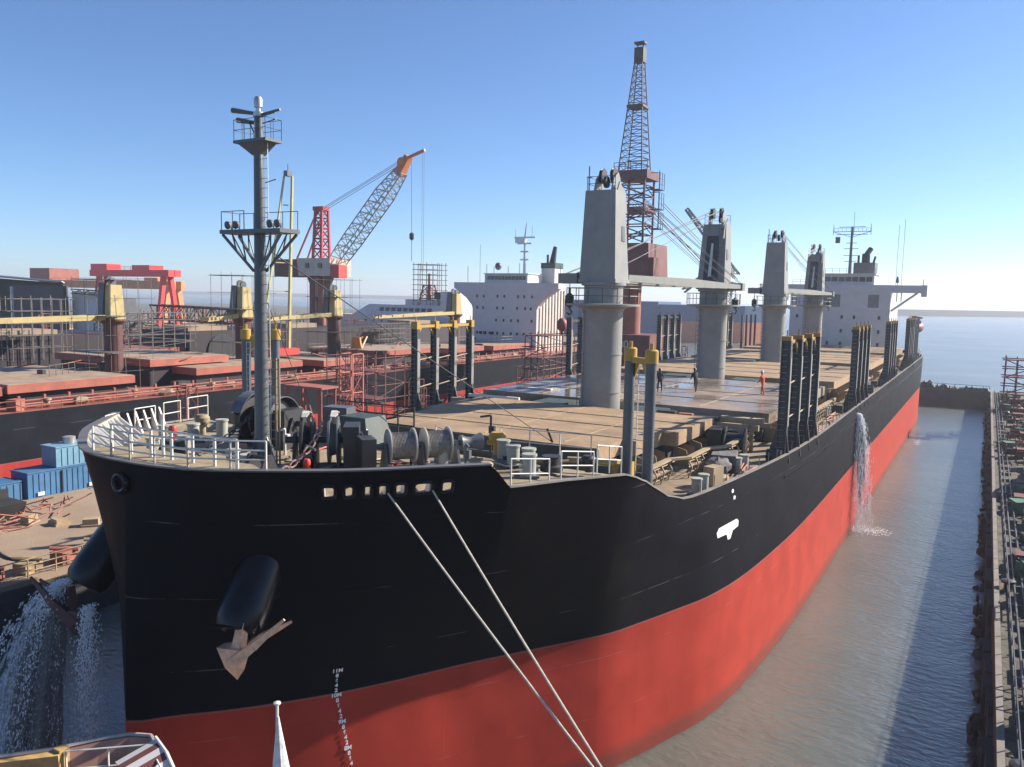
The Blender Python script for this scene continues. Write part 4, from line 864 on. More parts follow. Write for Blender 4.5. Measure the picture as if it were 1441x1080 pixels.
sb = MB(); hh = [(9.45, 22.0), (9.78, 23.2), (10.25, 24.6)]
for (h0, y0), (h1_, y1) in zip(hh, hh[1:]): sb.beam((XC - h0, y0, 13.8), (XC - h1_, y1, 13.8), 0.05, 0.95)
sb.build("side_bulwark", m_black, ship)
sb = MB()
for k in range(6):
    t_ = k / 5; x_, y_ = XC - 9.35 - 0.8 * t_, 22.0 + 2.6 * t_; sb.slab([(x_ + 0.08, y_, 14.2), (x_ + 0.08, y_, 13.3), (x_ + 0.7, y_ - 0.1, 13.3)], (0.0, 0.08, 0))
sb.build_each("bulwark_stay", m_white, ship)

rnd3 = random.Random(21)
for k in range(16):      # hoses and ropes trailed over the deck
    x_, y_ = rnd3.uniform(-27, -15), rnd3.uniform(20, 28.5); pts_ = []; a_ = rnd3.uniform(0, 6.3)
    for j in range(12):
        pts_.append((x_, y_, FZ + 0.05)); a_ += rnd3.uniform(-0.8, 0.8); x_ += 0.3 * math.cos(a_); y_ = min(29.3, y_ + 0.3 * math.sin(a_))
    g = MB(); g.path(pts_, 0.035, 5); g.build("deck_hose", (m_rope, m_dark, m_yel, m_red)[k % 4] if k % 5 else m_rope, ship)
for k in range(10):
    x_, y_ = rnd3.uniform(-27, -15), rnd3.uniform(20.5, 28.5); g = MB(); h_ = rnd3.uniform(0.7, 1.5)
    g.bar((x_, y_, FZ), (x_, y_, FZ + h_), 0.05, 6); g.bar((x_, y_, FZ + h_), (x_ + rnd3.uniform(-0.5, 0.5), y_, FZ + h_ - 0.1), 0.05, 6); g.cbox((x_, y_ + 0.1, FZ + h_ * 0.5), 0.25, 0.15, 0.3); g.build("pipe_stand", (m_dark, m_rail, m_greyd)[k % 3], ship)
wd = MB(); wd.cbox((-24.6, 27.6, FZ), 1.2, 0.8, 1.3, 0.2); wd.build("control_stand", m_greyd, ship)
# ================================================================== the dock and the quays
m_dconc = mat("dark_quay", (0.085, 0.075, 0.06), 0.9, var=0.45, vs=0.6, rust=0.5, rs=0.8, rcol=(0.14, 0.09, 0.07), bump=0.6)
q = MB(); q.box(1.35, 60, -60, 181.0, -6, 3.4); structure(q.build("right_quay", m_dconc, at=(30, 60, 0)))
q = MB(); q.box(-68.5, -46.3, -60, 181.0, -6, 3.0); structure(q.build("left_quay", m_conc, at=(-57, 60, 0)))
q = MB()      # rough, weed-hung face of the right dock wall: panels, ribs and sheet piles
y = 8.0
while y < 180.5:
    w_ = random.uniform(1.2, 2.6); q.box(1.05 + random.uniform(-0.12, 0.12), 1.345, y, y + w_ - 0.04, -2, random.uniform(1.6, 3.1)); y += w_
tag(q.build("dock_wall_facing", m_wall), "dark rough facing along the right dock wall at the water's edge", "wall")
q = MB(); y = 10.0
for k in range(150):
    y = 10 + 168 * (k / 150) ** 1.25; q.ball((1.0 + random.uniform(-0.35, 0.05), y, random.uniform(-0.05, 0.9)), random.uniform(0.12, 0.35), random.uniform(0.2, 0.6), random.uniform(0.12, 0.4), 6, 0.35)
tag(q.build("weed_growth", m_wall), "dark weed and rubble hanging along the foot of the right dock wall", "weed", kind="stuff")
q = MB(); q.box(-46.3, -46.05, -20, 180.5, -3, 2.7); tag(q.build("dock_wall_facing", m_wall), "dark facing of the left dock wall beneath the concrete quay", "wall")
q = MB(); q.box(1.352, 1.62, -40, 180.9, 3.4, 3.6); tag(q.build("quay_kerb", mat("kerb_concrete", (0.20, 0.18, 0.16), 0.9, var=0.2, rust=0.3)), "pale concrete kerb along the edge of the right quay", "kerb")
# dock gate
q = MB(); q.box(-46.3, 1.35, 181.1, 185.5, -6, 3.2); q.box(-46.3, 1.35, 180.9, 181.1, 2.9, 3.35)
gt_ = q.build("dock_gate", mat("gate_steel", (0.05, 0.05, 0.06), 0.6, var=0.3, rust=0.3)); tag(gt_, "dark steel dock gate closing the far end of the flooded dock", "dock gate")
r_ = MB(); r_.rail([(-46, 181.3, 3.36), (1.2, 181.3, 3.36)], 1.0, 0.05, 3, 2); r_.build("gate_railing", m_greyd, gt_)
for k in range(34):
    x_ = -13 + 14 * k / 34; g = MB(); h_ = random.uniform(0.2, 0.8) if k > 9 else random.uniform(0.5, 1.9)
    if k % 2: g.ball((x_, 183, 3.3), random.uniform(0.3, 0.9), 0.6, h_, 8, 0.25)
    else: g.lathe((x_, 183, 3.2), [(0.35, 0), (0.3, h_ * 0.5), (0.08, h_ * 0.8), (0.05, h_ * 1.2)], 8)
    g.build("gate_machinery", m_dark, gt_)
# right quay furniture: pipe run, rails, bollards, boxes, green netting, scaffold tower
q = MB()
for x_ in (2.35, 2.75): q.bar((x_, 8, 3.72), (x_, 178, 3.72), 0.05, 6)
for k in range(50): q.box(2.1, 2.95, 10 + k * 3.4, 10.1 + k * 3.4, 3.4, 3.66)
tag(q.build("quay_pipes", m_greyd), "pair of long pale pipes running beside the right quay kerb", "pipes")
q = MB(); q.rail([(2.0, 22, 3.4), (2.0, 176, 3.4)], 1.05, 0.03, 2.4, 2); tag(q.build("quay_railing", m_greyd), "thin grey railing along the right quay edge", "railing")
for k, y_ in enumerate((12.8, 32, 54, 80, 110, 145)):
    b = MB(); b.lathe((2.05, y_, 3.4), [(0.28, 0), (0.22, 0.1), (0.22, 0.4), (0.38, 0.48), (0.38, 0.6), (0.2, 0.66)], 14); tag(b.build("quay_bollard", m_dark), "squat dark mooring bollard beside the right quay kerb", "bollard", "bollards along the right quay")
m_green = mat("green_netting", (0.06, 0.16, 0.11), 0.9, var=0.5, vs=0.8, rust=0.4, rs=0.5, rcol=(0.22, 0.18, 0.12), bump=0.9, bs=2.5)
def netting(x0, y0, L_, h, lab):
    n = MB(); nx, ny = 5, 14; vs = []
    for j in range(ny + 1):
        for i in range(nx + 1):
            t_ = i / nx; s_ = j / ny; vs.append((x0 + t_ * 3.2 + 0.35 * math.sin(s_ * 9 + t_ * 3), y0 + s_ * L_, 3.45 + h * math.sin(math.pi * min(1, t_ * 0.75 + 0.12)) * (0.65 + 0.35 * math.sin(s_ * 7 + x0)) + 0.15 * random.random()))
    n.add(vs, [(j * (nx + 1) + i, j * (nx + 1) + i + 1, (j + 1) * (nx + 1) + i + 1, (j + 1) * (nx + 1) + i) for j in range(ny) for i in range(nx)], True)
    n.add([(x0, y0, 3.42), (x0 + 3.2, y0, 3.42), (x0 + 3.2, y0 + L_, 3.42), (x0, y0 + L_, 3.42)], [(3, 2, 1, 0)])
    tag(n.build("green_netting", m_green), lab, "netting", "green netting on the right quay")
netting(3.3, 42, 9, 1.6, "near heap of green netting at the photo's right edge")
netting(4.1, 74, 22, 3.8, "long sloping green net draped below the scaffold tower")
netting(3.4, 58, 8, 2.0, "middle heap of green netting beside the quay pipes")
cl = ["rusty bin", "dark pump set", "pale sack pile", "red steel frame", "green tool crate", "brown cable drum"]
n_cl = 0
for k in range(150):
    y_ = 20 + 154 * (k / 150) ** 1.2; x_ = random.uniform(3.0, 3.3 + y_ * 0.038); kind = k % 6; g = MB(); c = (x_, y_, 3.4)
    if kind == 0: g.hexa([(x_ - 0.5, y_ - 0.6), (x_ + 0.5, y_ - 0.6), (x_ + 0.5, y_ + 0.6), (x_ - 0.5, y_ + 0.6)], 3.4, [(x_ - 0.7, y_ - 0.8), (x_ + 0.7, y_ - 0.8), (x_ + 0.7, y_ + 0.8), (x_ - 0.7, y_ + 0.8)], 4.4)
    elif kind == 1: g.cbox(c, 1.0, 1.6, 0.5, 0.2); g.lathe((x_, y_ - 0.6, 4.15), [(0.3, 0), (0.35, 0.1), (0.35, 0.9), (0.2, 1.0)], 12, axis=(0, 1, 0))
    elif kind == 2: [g.ball((x_ + random.uniform(-0.5, 0.5), y_ + random.uniform(-0.7, 0.7), 3.6 + 0.25 * (j // 3)), 0.45, 0.35, 0.2, 8, 0.1) for j in range(6)]
    elif kind == 3: g.rail([(x_ - 0.6, y_ - 1, 3.4), (x_ + 0.6, y_ - 1, 3.4), (x_ + 0.6, y_ + 1, 3.4), (x_ - 0.6, y_ + 1, 3.4), (x_ - 0.6, y_ - 1, 3.4)], 1.5, 0.05, 1.1, 3)
    elif kind == 4: g.cbox(c, 1.1, 1.5, 0.9, random.uniform(0, 1)); g.cbox((x_, y_, 4.3), 1.2, 1.6, 0.08, 0.3)
    else: g.lathe((x_ - 0.5, y_, 4.15), [(0.75, 0), (0.75, 0.08), (0.35, 0.1), (0.35, 0.9), (0.75, 0.92), (0.75, 1.0)], 18, axis=(1, 0, 0))
    o = g.build(cl[kind].split()[-1] if kind not in (1, 2, 5) else ("", "pump_set", "sack_pile", "", "", "cable_drum")[kind], (m_brown, m_dark, m_tan, m_brown, m_green, m_pur)[kind])
    where = ("near the photo's lower right corner", "beside the near green netting", "beside the middle green netting", "below the long green net", "towards the scaffold tower", "close to the dock gate")[min(5, k // 25)]
    tag(o, cl[kind] + " on the right quay " + where, cl[kind].split()[-1] if kind != 2 else "sacks", "gear lying on the right quay")
def scaffold(x0, x1, y0, y1, z0, z1, nx, ny, nz, r=0.05, m=None, br=True):
    s = MB()
    for i in range(nx + 1):
        for j in range(ny + 1):
            if 0 < i < nx and 0 < j < ny: continue
            xx = x0 + (x1 - x0) * i / nx; yy = y0 + (y1 - y0) * j / ny; s.bar((xx, yy, z0), (xx, yy, z1 + 0.6 * random.random()), r, 4, caps=False)
    for k in range(1, nz + 1):
        zz = z0 + (z1 - z0) * k / nz; e = 0.5
        for yy in (y0, y1): s.bar((x0 - e, yy, zz), (x1 + e, yy, zz), r * 0.8, 4, caps=False)
        for xx in (x0, x1): s.bar((xx, y0 - e, zz), (xx, y1 + e, zz), r * 0.8, 4, caps=False)
        if br:
            zp = z0 + (z1 - z0) * (k - 1) / nz; a, b = (x0, x1) if k % 2 else (x1, x0)
            s.bar((a, y0, zp), (b, y0, zz), r * 0.7, 4, caps=False); s.bar((x1, y0 if k % 2 else y1, zp), (x1, y1 if k % 2 else y0, zz), r * 0.7, 4, caps=False)
        if k % 2 == 0: s.box(x0 - 0.2, x1 + 0.2, y0, y0 + (y1 - y0) * 0.5, zz + 0.02, zz + 0.08)
    return s
tag(scaffold(2.9, 6.0, 148, 153, 3.4, 11.4, 2, 2, 6, 0.1, br=True).build("scaffold_tower", m_brown), "rusty scaffold tower beyond the green net at the right edge", "scaffold")
# left quay: blue machinery cabins, piles of scrap, railings, red scaffold tower, portal
def cabin(x0, x1, y0, y1, z0, z1, m, parent, name, off=0.0):
    c = MB(); c.box(x0, x1, y0, y1, z0, z1); c.box(x0 - 0.06, x1 + 0.06, y0 - 0.06, y1 + 0.06, z1 + 0.002, z1 + 0.1); o = c.build(name, m, parent)
    r = MB(); n = int((y1 - y0) / 0.45)
    for i in range(n + 1): r.box(x1, x1 + 0.05, y0 + (y1 - y0) * i / n - 0.04, y0 + (y1 - y0) * i / n + 0.04, z0 + 0.1, z1 - 0.1)
    r.build("wall_ribs", m, o); return o
bc = thing("machinery_cabin", "bright blue long steel cabin with pale roof unit on the left quay", "cabin", (-64.6, 39, 3.0))
cabin(-66.5, -64.2, 36.2, 42.2, 3.0, 5.0, m_blue, bc, "cabin_body"); cabin(-66.3, -64.3, 38.6, 41.6, 5.12, 6.7, m_lblue, bc, "roof_unit")
d_ = MB(); d_.box(-64.14, -64.08, 38.9, 39.0, 3.1, 4.9); d_.build("door_post", m_dark, bc)
for yy in (36.9, 41.2): s_ = MB(); s_.box(-64.14, -64.07, yy, yy + 0.55, 3.15, 3.45); s_.build("sign_plate", m_white, bc)
cy_ = MB(); cy_.lathe((-65.4, 40.4, 6.82), [(0.5, 0), (0.5, 0.5), (0.3, 0.55)], 14); cy_.build("roof_drum", m_chrome, bc)
f_ = thing("generator_shelter", "small open-fronted blue shelter left of the long blue cabin", "shelter", (-64.6, 34.5, 3.0))
cabin(-66.5, -64.3, 33.2, 35.7, 3.0, 4.5, m_blue, f_, "shelter_body"); s_ = MB(); s_.box(-64.24, -64.2, 33.5, 34.7, 3.3, 4.2); s_.build("opening_shade", m_dark, f_)  # dark sheet stands for the shade inside the open front
for k, (x_, y_, n_) in enumerate(((-59.5, 34.5, 26), (-57.5, 31.5, 18), (-63.3, 43.0, 16))):
    s = MB()
    for i in range(n_): a = V(x_ + random.uniform(-1.6, 1.6), y_ + random.uniform(-2.4, 2.4), 3.05 + random.uniform(0, 0.6)); s.bar(a, a + V(random.uniform(-1.3, 1.3), random.uniform(-1.6, 1.6), random.uniform(-0.05, 0.5)), 0.05, 4)
    tag(s.build("scrap_pile", m_redl if k < 2 else m_dark), ("tangle of rusty pipes lying in the middle of the left quay", "smaller tangle of rusty bars nearer the dock on the left quay", "dark tangle of hoses at the end of the blue cabin")[k], "scrap pile", "scrap on the left quay")
sk = MB(); sk.hexa([(-61.2, 29.0), (-59.4, 29.0), (-59.4, 33.0), (-61.2, 33.0)], 3.0, [(-61.5, 28.8), (-59.1, 28.8), (-59.1, 33.2), (-61.5, 33.2)], 4.2); tag(sk.build("waste_skip", m_dark), "dark waste skip on the left quay in front of the blue cabins", "skip")
r_ = MB(); r_.rail([(-46.6, 8, 3.0), (-46.6, 31, 3.0)], 1.1, 0.045, 1.6, 3); tag(r_.build("quay_railing", m_tan), "tan guard railing on the left quay above the falling water", "railing")
for k in range(5):
    g = MB(); yy = 24.5 + k * 2.2; g.cbox((-47.7, yy, 3.0), 0.9, 1.3, random.uniform(0.4, 0.9), 0.3); g.bar((-48.2, yy - 0.6, 3.9), (-47.2, yy + 0.6, 3.7), 0.12, 8); tag(g.build("winch_box", m_tan if k % 2 else m_redl), "box of winch gear at the edge of the left quay behind the railing", "winch box", "winch boxes on the left quay edge")
tw = MB(); tw.truss((-51.9, 60.0, 3.0), (-51.9, 60.0, 13.9), 1.5, 1.5, 6, 0.08, br=0.055, side=(0, 1, 0))
for k in range(5): tw.ladder((-52.4, 59.5, 3 + 2 * k), (-51.4, 60.4, 5 + 2 * k), (0.0, 0.4, 0), 0.4, 0.03)
tag(tw.build("stair_tower", mat("red_lead_bright", (0.48, 0.16, 0.12), 0.7, var=0.2)), "red-pink lattice stair tower standing on the left quay beyond the forecastle", "tower")
pt = MB()
for x_ in (-60.2, -57.9, -55.8): pt.bar((x_, 60, 3), (x_, 60, 10.3), 0.13, 6); pt.bar((x_, 62, 3), (x_, 62, 10.3), 0.13, 6)
pt.box(-60.5, -55.5, 59.8, 62.2, 10.2, 10.4); pt.bar((-60.2, 60, 5), (-57.9, 60, 10), 0.08, 5); pt.bar((-55.8, 60, 5), (-57.9, 60, 10), 0.08, 5)
tag(pt.build("pipe_frame", m_redl), "low pink steel portal frame left of the red stair tower", "frame")
sc_ = scaffold(-60.5, -54, 66, 71, 3, 13, 5, 3, 7, 0.05); tag(sc_.build("scaffold", m_brown), "dense brown scaffolding between the pink frame and the second ship", "scaffold")
sc_ = scaffold(-52, -49.2, 94, 103, 3, 14.6, 3, 5, 8, 0.07); tag(sc_.build("scaffold", m_brown), "dark scaffolding left of the first deck crane, under the red drum", "scaffold")
dr_ = MB(); dr_.ball((-50.2, 101, 15.9), 0.75, 0.75, 0.95, 12); dr_.bar((-50.2, 101, 14.4), (-50.2, 101, 15.2), 0.2, 6); tag(dr_.build("red_buoy", mat("float_red", (0.30, 0.07, 0.07), 0.6, var=0.3)), "red egg-shaped float on top of the dark scaffolding", "float")
# ================================================================== the second carrier, berthed across the left quay
C2 = -82.5
s2 = thing("cargo_ship", "dark-hulled bulk carrier with yellow cranes and white bridge, berthed left", "ship", (C2, 90, 0))
m_hull2 = ship_paint("second_hull_paint", (0.010, 0.012, 0.018), (0.34, 0.04, 0.035), 4.7, rough=0.45, worn=0.6)
out2 = [(0, -12), (5, -9), (9, -2), (11.3, 8), (11.5, 20), (11.5, 150), (10, 160), (8, 163)]
h = MB(); pl_ = [(C2 + a, b) for a, b in out2] + [(C2 - a, b) for a, b in out2][::-1]
vs = []; fs = []; n = len(pl_)
for z_ in (-3, 0, 4.7, 8.9): vs += [(a, b, z_) for a, b in pl_]
for k in range(3): fs += [(k * n + i, k * n + (i + 1) % n, (k + 1) * n + (i + 1) % n, (k + 1) * n + i) for i in range(n)]
h.add(vs, fs); h.add([(a, b, 8.88) for a, b in pl_], [tuple(range(n))]); h.build("hull", m_hull2, s2)
d2 = MB(); d2.add([(C2 + a * 0.992, b, 8.9) for a, b in out2] + [(C2 - a * 0.992, b, 8.9) for a, b in out2][::-1], [tuple(range(n))]); d2.build("deck", m_redl, s2)
m_h2 = mat("second_hatch_top", (0.31, 0.225, 0.16), 0.75, var=0.25, vs=0.6, rust=0.4, rs=0.4, rcol=(0.2, 0.12, 0.09))
m_side2 = mat("hatch_side_red", (0.33, 0.10, 0.07), 0.7, var=0.25, rust=0.3, rs=0.8)
def cover2(x0, x1, y0, y1, z, rz=0.0, th=0.75):
    c = MB(); c.cbox(((x0 + x1) / 2, (y0 + y1) / 2, z - th), x1 - x0, y1 - y0, th, rz); o = c.build("hatch_cover", m_side2, s2)
    t_ = MB(); t_.cbox(((x0 + x1) / 2, (y0 + y1) / 2, z + 0.002), x1 - x0 - 0.2, y1 - y0 - 0.2, 0.05, rz); t_.build("cover_top", m_h2, o)
    k = MB(); k.cbox(((x0 + x1) / 2, (y0 + y1) / 2, 8.9), x1 - x0 - 1.2, y1 - y0 - 0.8, max(0.3, z - th - 9.0), rz); k.build("hatch_coaming", m_pur, o)
for x0, x1, y0, y1, z in ((-92, -74.2, 26, 40, 10.8), (-91, -74.0, 40.2, 52.8, 10.95), (-96, -79.0, 58, 69, 11.9), (-92, -75.6, 61.5, 78, 10.95), (-91, -75, 81, 92, 10.7), (-91, -77.0, 95, 108, 11.2), (-90, -75, 110, 121, 11.0), (-89, -76, 126, 139, 10.7)):
    cover2(x0, x1, y0, y1, z, R(random.uniform(-1.5, 1.5)))
pr = MB()
for zz, xx in ((9.35, -72.6), (9.6, -73.0), (9.2, -72.2)): pr.bar((xx, 0, zz), (xx, 140, zz), 0.09, 6)
pr.build("deck_pipes", m_side2, s2)
po = MB()
for k in range(60): po.box(-73.5, -73.3, 4 + 2.3 * k, 4.2 + 2.3 * k, 8.9, 10.0)
po.build_each("deck_post", m_side2, s2)
ra = MB(); ra.rail([(-71.2, 2, 8.9), (-71.2, 148, 8.9)], 1.0, 0.035, 1.8, 2); ra.build("side_railing", m_redl, s2)
for k in range(40):
    yy = 22 + 3.0 * k; g = MB(); xx = random.uniform(-73.6, -72)
    if k % 3 == 0: g.cbox((xx, yy, 8.9), 0.9, 1.1, random.uniform(0.3, 1.1), 0.4)
    elif k % 3 == 1: g.lathe((xx, yy, 8.9), [(0.2, 0), (0.2, 0.6), (0.35, 0.65), (0.3, 0.85)], 10)
    else: g.ball((xx, yy, 9.2), 0.8, 1.0, 0.4, 8, 0.3)
    g.build(("deck_locker", "deck_vent", "tarpaulin_heap")[k % 3], (m_redl, m_tan, m_conc)[k % 3], s2)
for k in range(70):
    yy = random.uniform(24, 138); xx = random.uniform(-90, -74.5); g = MB(); zb = 8.9 if random.random() < 0.3 else 11.0; t_ = k % 3
    if t_ == 0: a = V(xx, yy, zb + random.uniform(0.1, 1)); g.bar(a, a + V(random.uniform(-2, 2), random.uniform(-3, 3), random.uniform(-0.2, 1.2)), 0.07, 5)
    elif t_ == 1: g.rail([(xx, yy, zb), (xx + random.uniform(-2, 2), yy + random.uniform(2, 5), zb)], 1.1, 0.035, 1.2, 2)
    else: g.cbox((xx, yy, zb), random.uniform(0.4, 1.4), random.uniform(0.4, 1.8), random.uniform(0.2, 0.9), random.random())
    g.build(("loose_pipe", "guard_rail", "work_box")[t_], (m_redl, m_scaf, m_dark)[t_], s2)
ob = MB(); ob.slab([(-84, 97, 11.3), (-82, 97, 11.3), (-82.4, 97, 13.0), (-83.6, 97, 13.0)], (0, 0.3, 0)); ob.bar((-82, 97, 11.3), (-82.6, 99, 13), 0.15, 5); ob.bar((-84, 97, 11.3), (-83.4, 99, 13), 0.15, 5); ob.build("work_trestle", mat("trestle_orange", (0.6, 0.2, 0.03), 0.5), s2)
def crane2(yc, jib_dir, jl, zt=20.8, up_jib=False, x=C2):
    p = MB(); p.lathe((x, yc, 0), [(0.95, 8.9), (0.95, 15.7), (1.4, 16.1), (1.4, 16.3)], 20); o = p.build("deck_crane", mat("pedestal_brown", (0.10, 0.042, 0.035), 0.65, var=0.3, rust=0.3), s2)
    hs = MB(); hs.hexa([(x - 0.1, yc - 0.9), (x + 0.95, yc - 0.9), (x + 0.95, yc + 0.9), (x - 0.1, yc + 0.9)], 16.3, [(x - 0.1, yc - 0.7), (x + 0.8, yc - 0.7), (x + 0.8, yc + 0.6), (x - 0.1, yc + 0.6)], zt - 0.8); hs.build("crane_housing", m_yelp, o)
    hs = MB(); hs.hexa([(x - 1.3, yc - 1.1), (x - 0.25, yc - 1.1), (x - 0.25, yc + 1.1), (x - 1.3, yc + 1.1)], 16.3, [(x - 1.1, yc - 0.8), (x - 0.15, yc - 0.8), (x - 0.15, yc + 0.6), (x - 1.1, yc + 0.6)], zt - 0.6)
    hs.lathe((x - 0.4, yc, zt - 0.4), [(0.5, -0.1), (0.5, 0.1)], 10, axis=(1, 0, 0)); hs.lathe((x + 0.5, yc - 0.3, zt - 0.5), [(0.45, -0.1), (0.45, 0.1)], 10, axis=(1, 0, 0)); hs.build("winch_house", m_greyd, o)
    j = MB()
    for s_ in (-0.8, 0.8): j.beam((x + s_, yc + jib_dir * 1.5, 16.5), (x + s_ * 0.7, yc + jib_dir * jl, 16.0), 0.3, 0.55, 0.25, 0.4)
    for k in range(8): yy = yc + jib_dir * (2 + (jl - 2) * k / 7.2); j.box(x - 0.85, x + 0.85, yy - 0.1, yy + 0.1, 16.1, 16.35)
    j.build("jib", m_yelp, o)
    return o
crane2(56.4, -1, 24); crane2(74.5, -1, 6, 20.9); crane2(91.5, -1, 13, 20.8); crane2(123, -1, 22, 20.7)
for yy, a, b in ((56.4, 4, 6), (74.5, 3.6, 6), (91.5, 3.4, 5)):
    tag(scaffold(C2 - a * 0.8, C2 + a * 0.8, yy - 2.5, yy + 2.5, 8.92, 20.5 if yy < 60 else 21.5, 3, 3, b, 0.024, br=False).build("scaffold", m_scaf), ("thin scaffolding round the leftmost yellow crane post", "thin scaffolding round the yellow crane post left of the mast", "thin scaffolding round the yellow crane post right of the mast")[0 if yy < 60 else (1 if yy < 80 else 2)], "scaffold", "scaffolding on the second carrier")
bm_ = thing("derrick", "tall pale yellow two-legged derrick boom raised behind the foremast", "derrick", (C2 + 4, 80, 8.9))
d_ = MB(); top = V(C2, 82.6, 35); 
d_.beam((C2 + 0.2, 82.3, 12), top + V(0.5, 0.3, 0), 0.38, 0.38, 0.28, 0.28); d_.beam((C2 - 1.0, 78.4, 12), top + V(-0.3, -0.4, 0), 0.28, 0.28, 0.2, 0.2)
for k in range(1, 6): a = V(C2 + 0.2, 82.3, 12).lerp(top, k / 6); b = V(C2 - 1.0, 78.4, 12).lerp(top, k / 6); d_.beam(a, b, 0.15, 0.15)
d_.build("boom", mat("boom_cream", (0.42, 0.38, 0.18), 0.6, var=0.15, rust=0.3), bm_); d_ = MB(); d_.cbox(tuple(top), 0.7, 0.9, 0.7); d_.bar(top, top + V(0, 0, 1.6), 0.06, 5); d_.build("boom_head", m_greyd, bm_)
d_ = MB(); d_.box(C2 - 2.5, C2 + 1.5, 78, 83, 11.2, 12.05); d_.lathe((C2 - 0.5, 79, 8.9), [(0.8, 0), (0.8, 2.3)], 12); d_.build("boom_foot", m_red, bm_)
# its bridge
sb = MB(); sb.box(-90.3, -75.6, 141, 153, 8.9, 22.3)
b2 = sb.build("accommodation_block", m_white, s2)
w_ = MB(); prof = [(7.3, 22.3), (11.9, 22.3), (11.9, 21.2), (8.9, 19.2), (7.6, 17.8), (7.3, 17.0)]
for sg in (1, -1): w_.slab([(-82.95 + sg * a, 141.02, z_) for a, z_ in prof][::sg], (0, 1.3, 0))
w_.build("bridge_wing", m_white, b2)
w_ = MB()
for k in range(9): w_.box(-75.6, -75.45, 142 + 1.3 * k, 142.3 + 1.3 * k, 8.95, 21)
w_.build("side_pipes", m_tan, b2)
for xx in (-88.6, -87.6, -85.9): g = MB(); g.box(xx, xx + 0.7, 140.9, 141.02, 12.0, 12.6); g.build("window", m_glass, b2)
w_ = MB(); w_.box(-88, -78.2, 141.8, 148, 22.3, 24.0); w_.box(-88.2, -78.0, 141.6, 148.2, 24.002, 24.15); w_.build("wheelhouse", m_white, b2)
for k in range(11): g = MB(); g.box(-87.3 + k * 0.8, -86.65 + k * 0.8, 141.72, 141.82, 22.9, 23.6); g.build("wheelhouse_window", m_glass, b2)
for z_ in (19.6, 17.3, 14.9, 12.3):
    for k in range(9):
        if random.random() < 0.25: continue
        x_ = -89.2 + k * 1.55 + random.uniform(-0.2, 0.2); g = MB(); g.box(x_ - 0.2, x_ + 0.2, 140.93, 141.03, z_ - 0.28, z_ + 0.28); g.build("window", m_glass, b2)
g = MB(); g.box(-79, -76, 149, 152.5, 22.3, 25.4); g.build("funnel_casing", m_white, b2)
g = MB(); g.box(-79.1, -75.9, 148.9, 152.6, 25.402, 26.5); g.build("funnel_top", mat("funnel_green", (0.02, 0.06, 0.05), 0.5), b2)
g = MB(); g.bar((-77.3, 150.5, 26.5), (-77.0, 151, 29.8), 0.7, 10, 0.4); g.bar((-78.4, 150.5, 26.5), (-78.4, 150.5, 28.2), 0.25, 8); g.build("exhaust_pipe", m_dark, b2)
g = MB(); x_, y_ = -81.3, 146; g.bar((x_, y_, 24), (x_, y_, 31.5), 0.3, 8, 0.2)
for z_, l_ in ((31.4, 2.4), (30.2, 1.6), (28.6, 0.9), (27, 0.9)): g.beam((x_ - l_, y_, z_), (x_ + l_, y_, z_), 0.35, 0.3)
g.cbox((x_ - 0.9, y_, 30.3), 2.2, 1.0, 0.9); g.bar((x_ - 2.2, y_, 31.3), (x_ - 2.2, y_, 33), 0.06, 5); g.bar((x_ + 1.6, y_, 31.3), (x_ + 1.6, y_, 33.6), 0.06, 5); g.bar((x_, y_, 31.5), (x_ + 0.3, y_, 34.4), 0.2, 6, 0.05); g.build("radar_mast", m_chrome, b2)
g = MB()
for dx, hh in ((-6, 2), (-4.3, 1.5), (1.6, 2.2), (-10.5, 1.6), (-1, 1.6), (10.6, 1.6)): g.bar((-82.3 + dx, 143, 22.3), (-82.3 + dx, 143, 24 + hh), 0.06, 5)
g.ball((-86.2, 144, 25.6), 0.7, 0.7, 0.8, 10); g.bar((-89.9, 143, 22.3), (-89.9, 143, 30), 0.04, 4); g.build("antennas", m_greyd, b2)
# ================================================================== third hull and yard behind
s3 = thing("moored_hull", "long plum-dark steel hull under repair behind the second carrier", "ship", (-114, 130, 0))
g = MB(); g.box(-124, -112, 60, 78, 0, 13.1); g.box(-124, -112, 90, 182, 0, 12.9); g.build("side_block", m_pur, s3)
g = MB(); g.box(-122, -113, 78, 90, 0, 10.4); g.build("well_deck", m_redl, s3)
g = MB(); g.lathe((-111.9, 96.5, 9.4), [(3.0, 0), (3.0, 0.15), (2.6, 0.16)], 28, axis=(1, 0, 0)); g.build("hull_opening_shade", m_dark, s3)  # solid dark disc painted as the shaded mouth of a round opening
for yy in (60, 90, 112, 150): g = MB(); g.box(-120, -113.5, yy + 1, yy + 9, 12.9, 13.7); g.build("hatch_cover", m_conc, s3)
for k, (xx, y0, y1, z0, z1) in enumerate(((-113, 78, 90, 10.4, 16), (-112.5, 104, 112, 8, 15.5), (-111, 134, 146, 8, 13.4), (-111, 60, 68, 10, 18))):
    tag(scaffold(xx, xx + 2.5, y0, y1, z0, z1, 2, 6, 5, 0.06, br=(k == 0)).build("scaffold", m_scaf), ("scaffolding in the gap of the plum hull", "scaffolding right of the hull's round opening", "scaffolding near the pale ship's bow", "scaffolding at the left end of the plum hull")[k], "scaffold", "scaffolding along the third hull")
g = MB(); g.add([(-900, 40, 2.4), (-125, 40, 2.4), (-125, 190, 2.4), (-150, 330, 2.4), (-900, 420, 2.4)], [(0, 1, 2, 3, 4)]); structure(g.build("yard_ground", mat("yard_dirt", (0.20, 0.16, 0.13), 0.95, var=0.3, vs=0.05), at=(-400, 150, 0)))
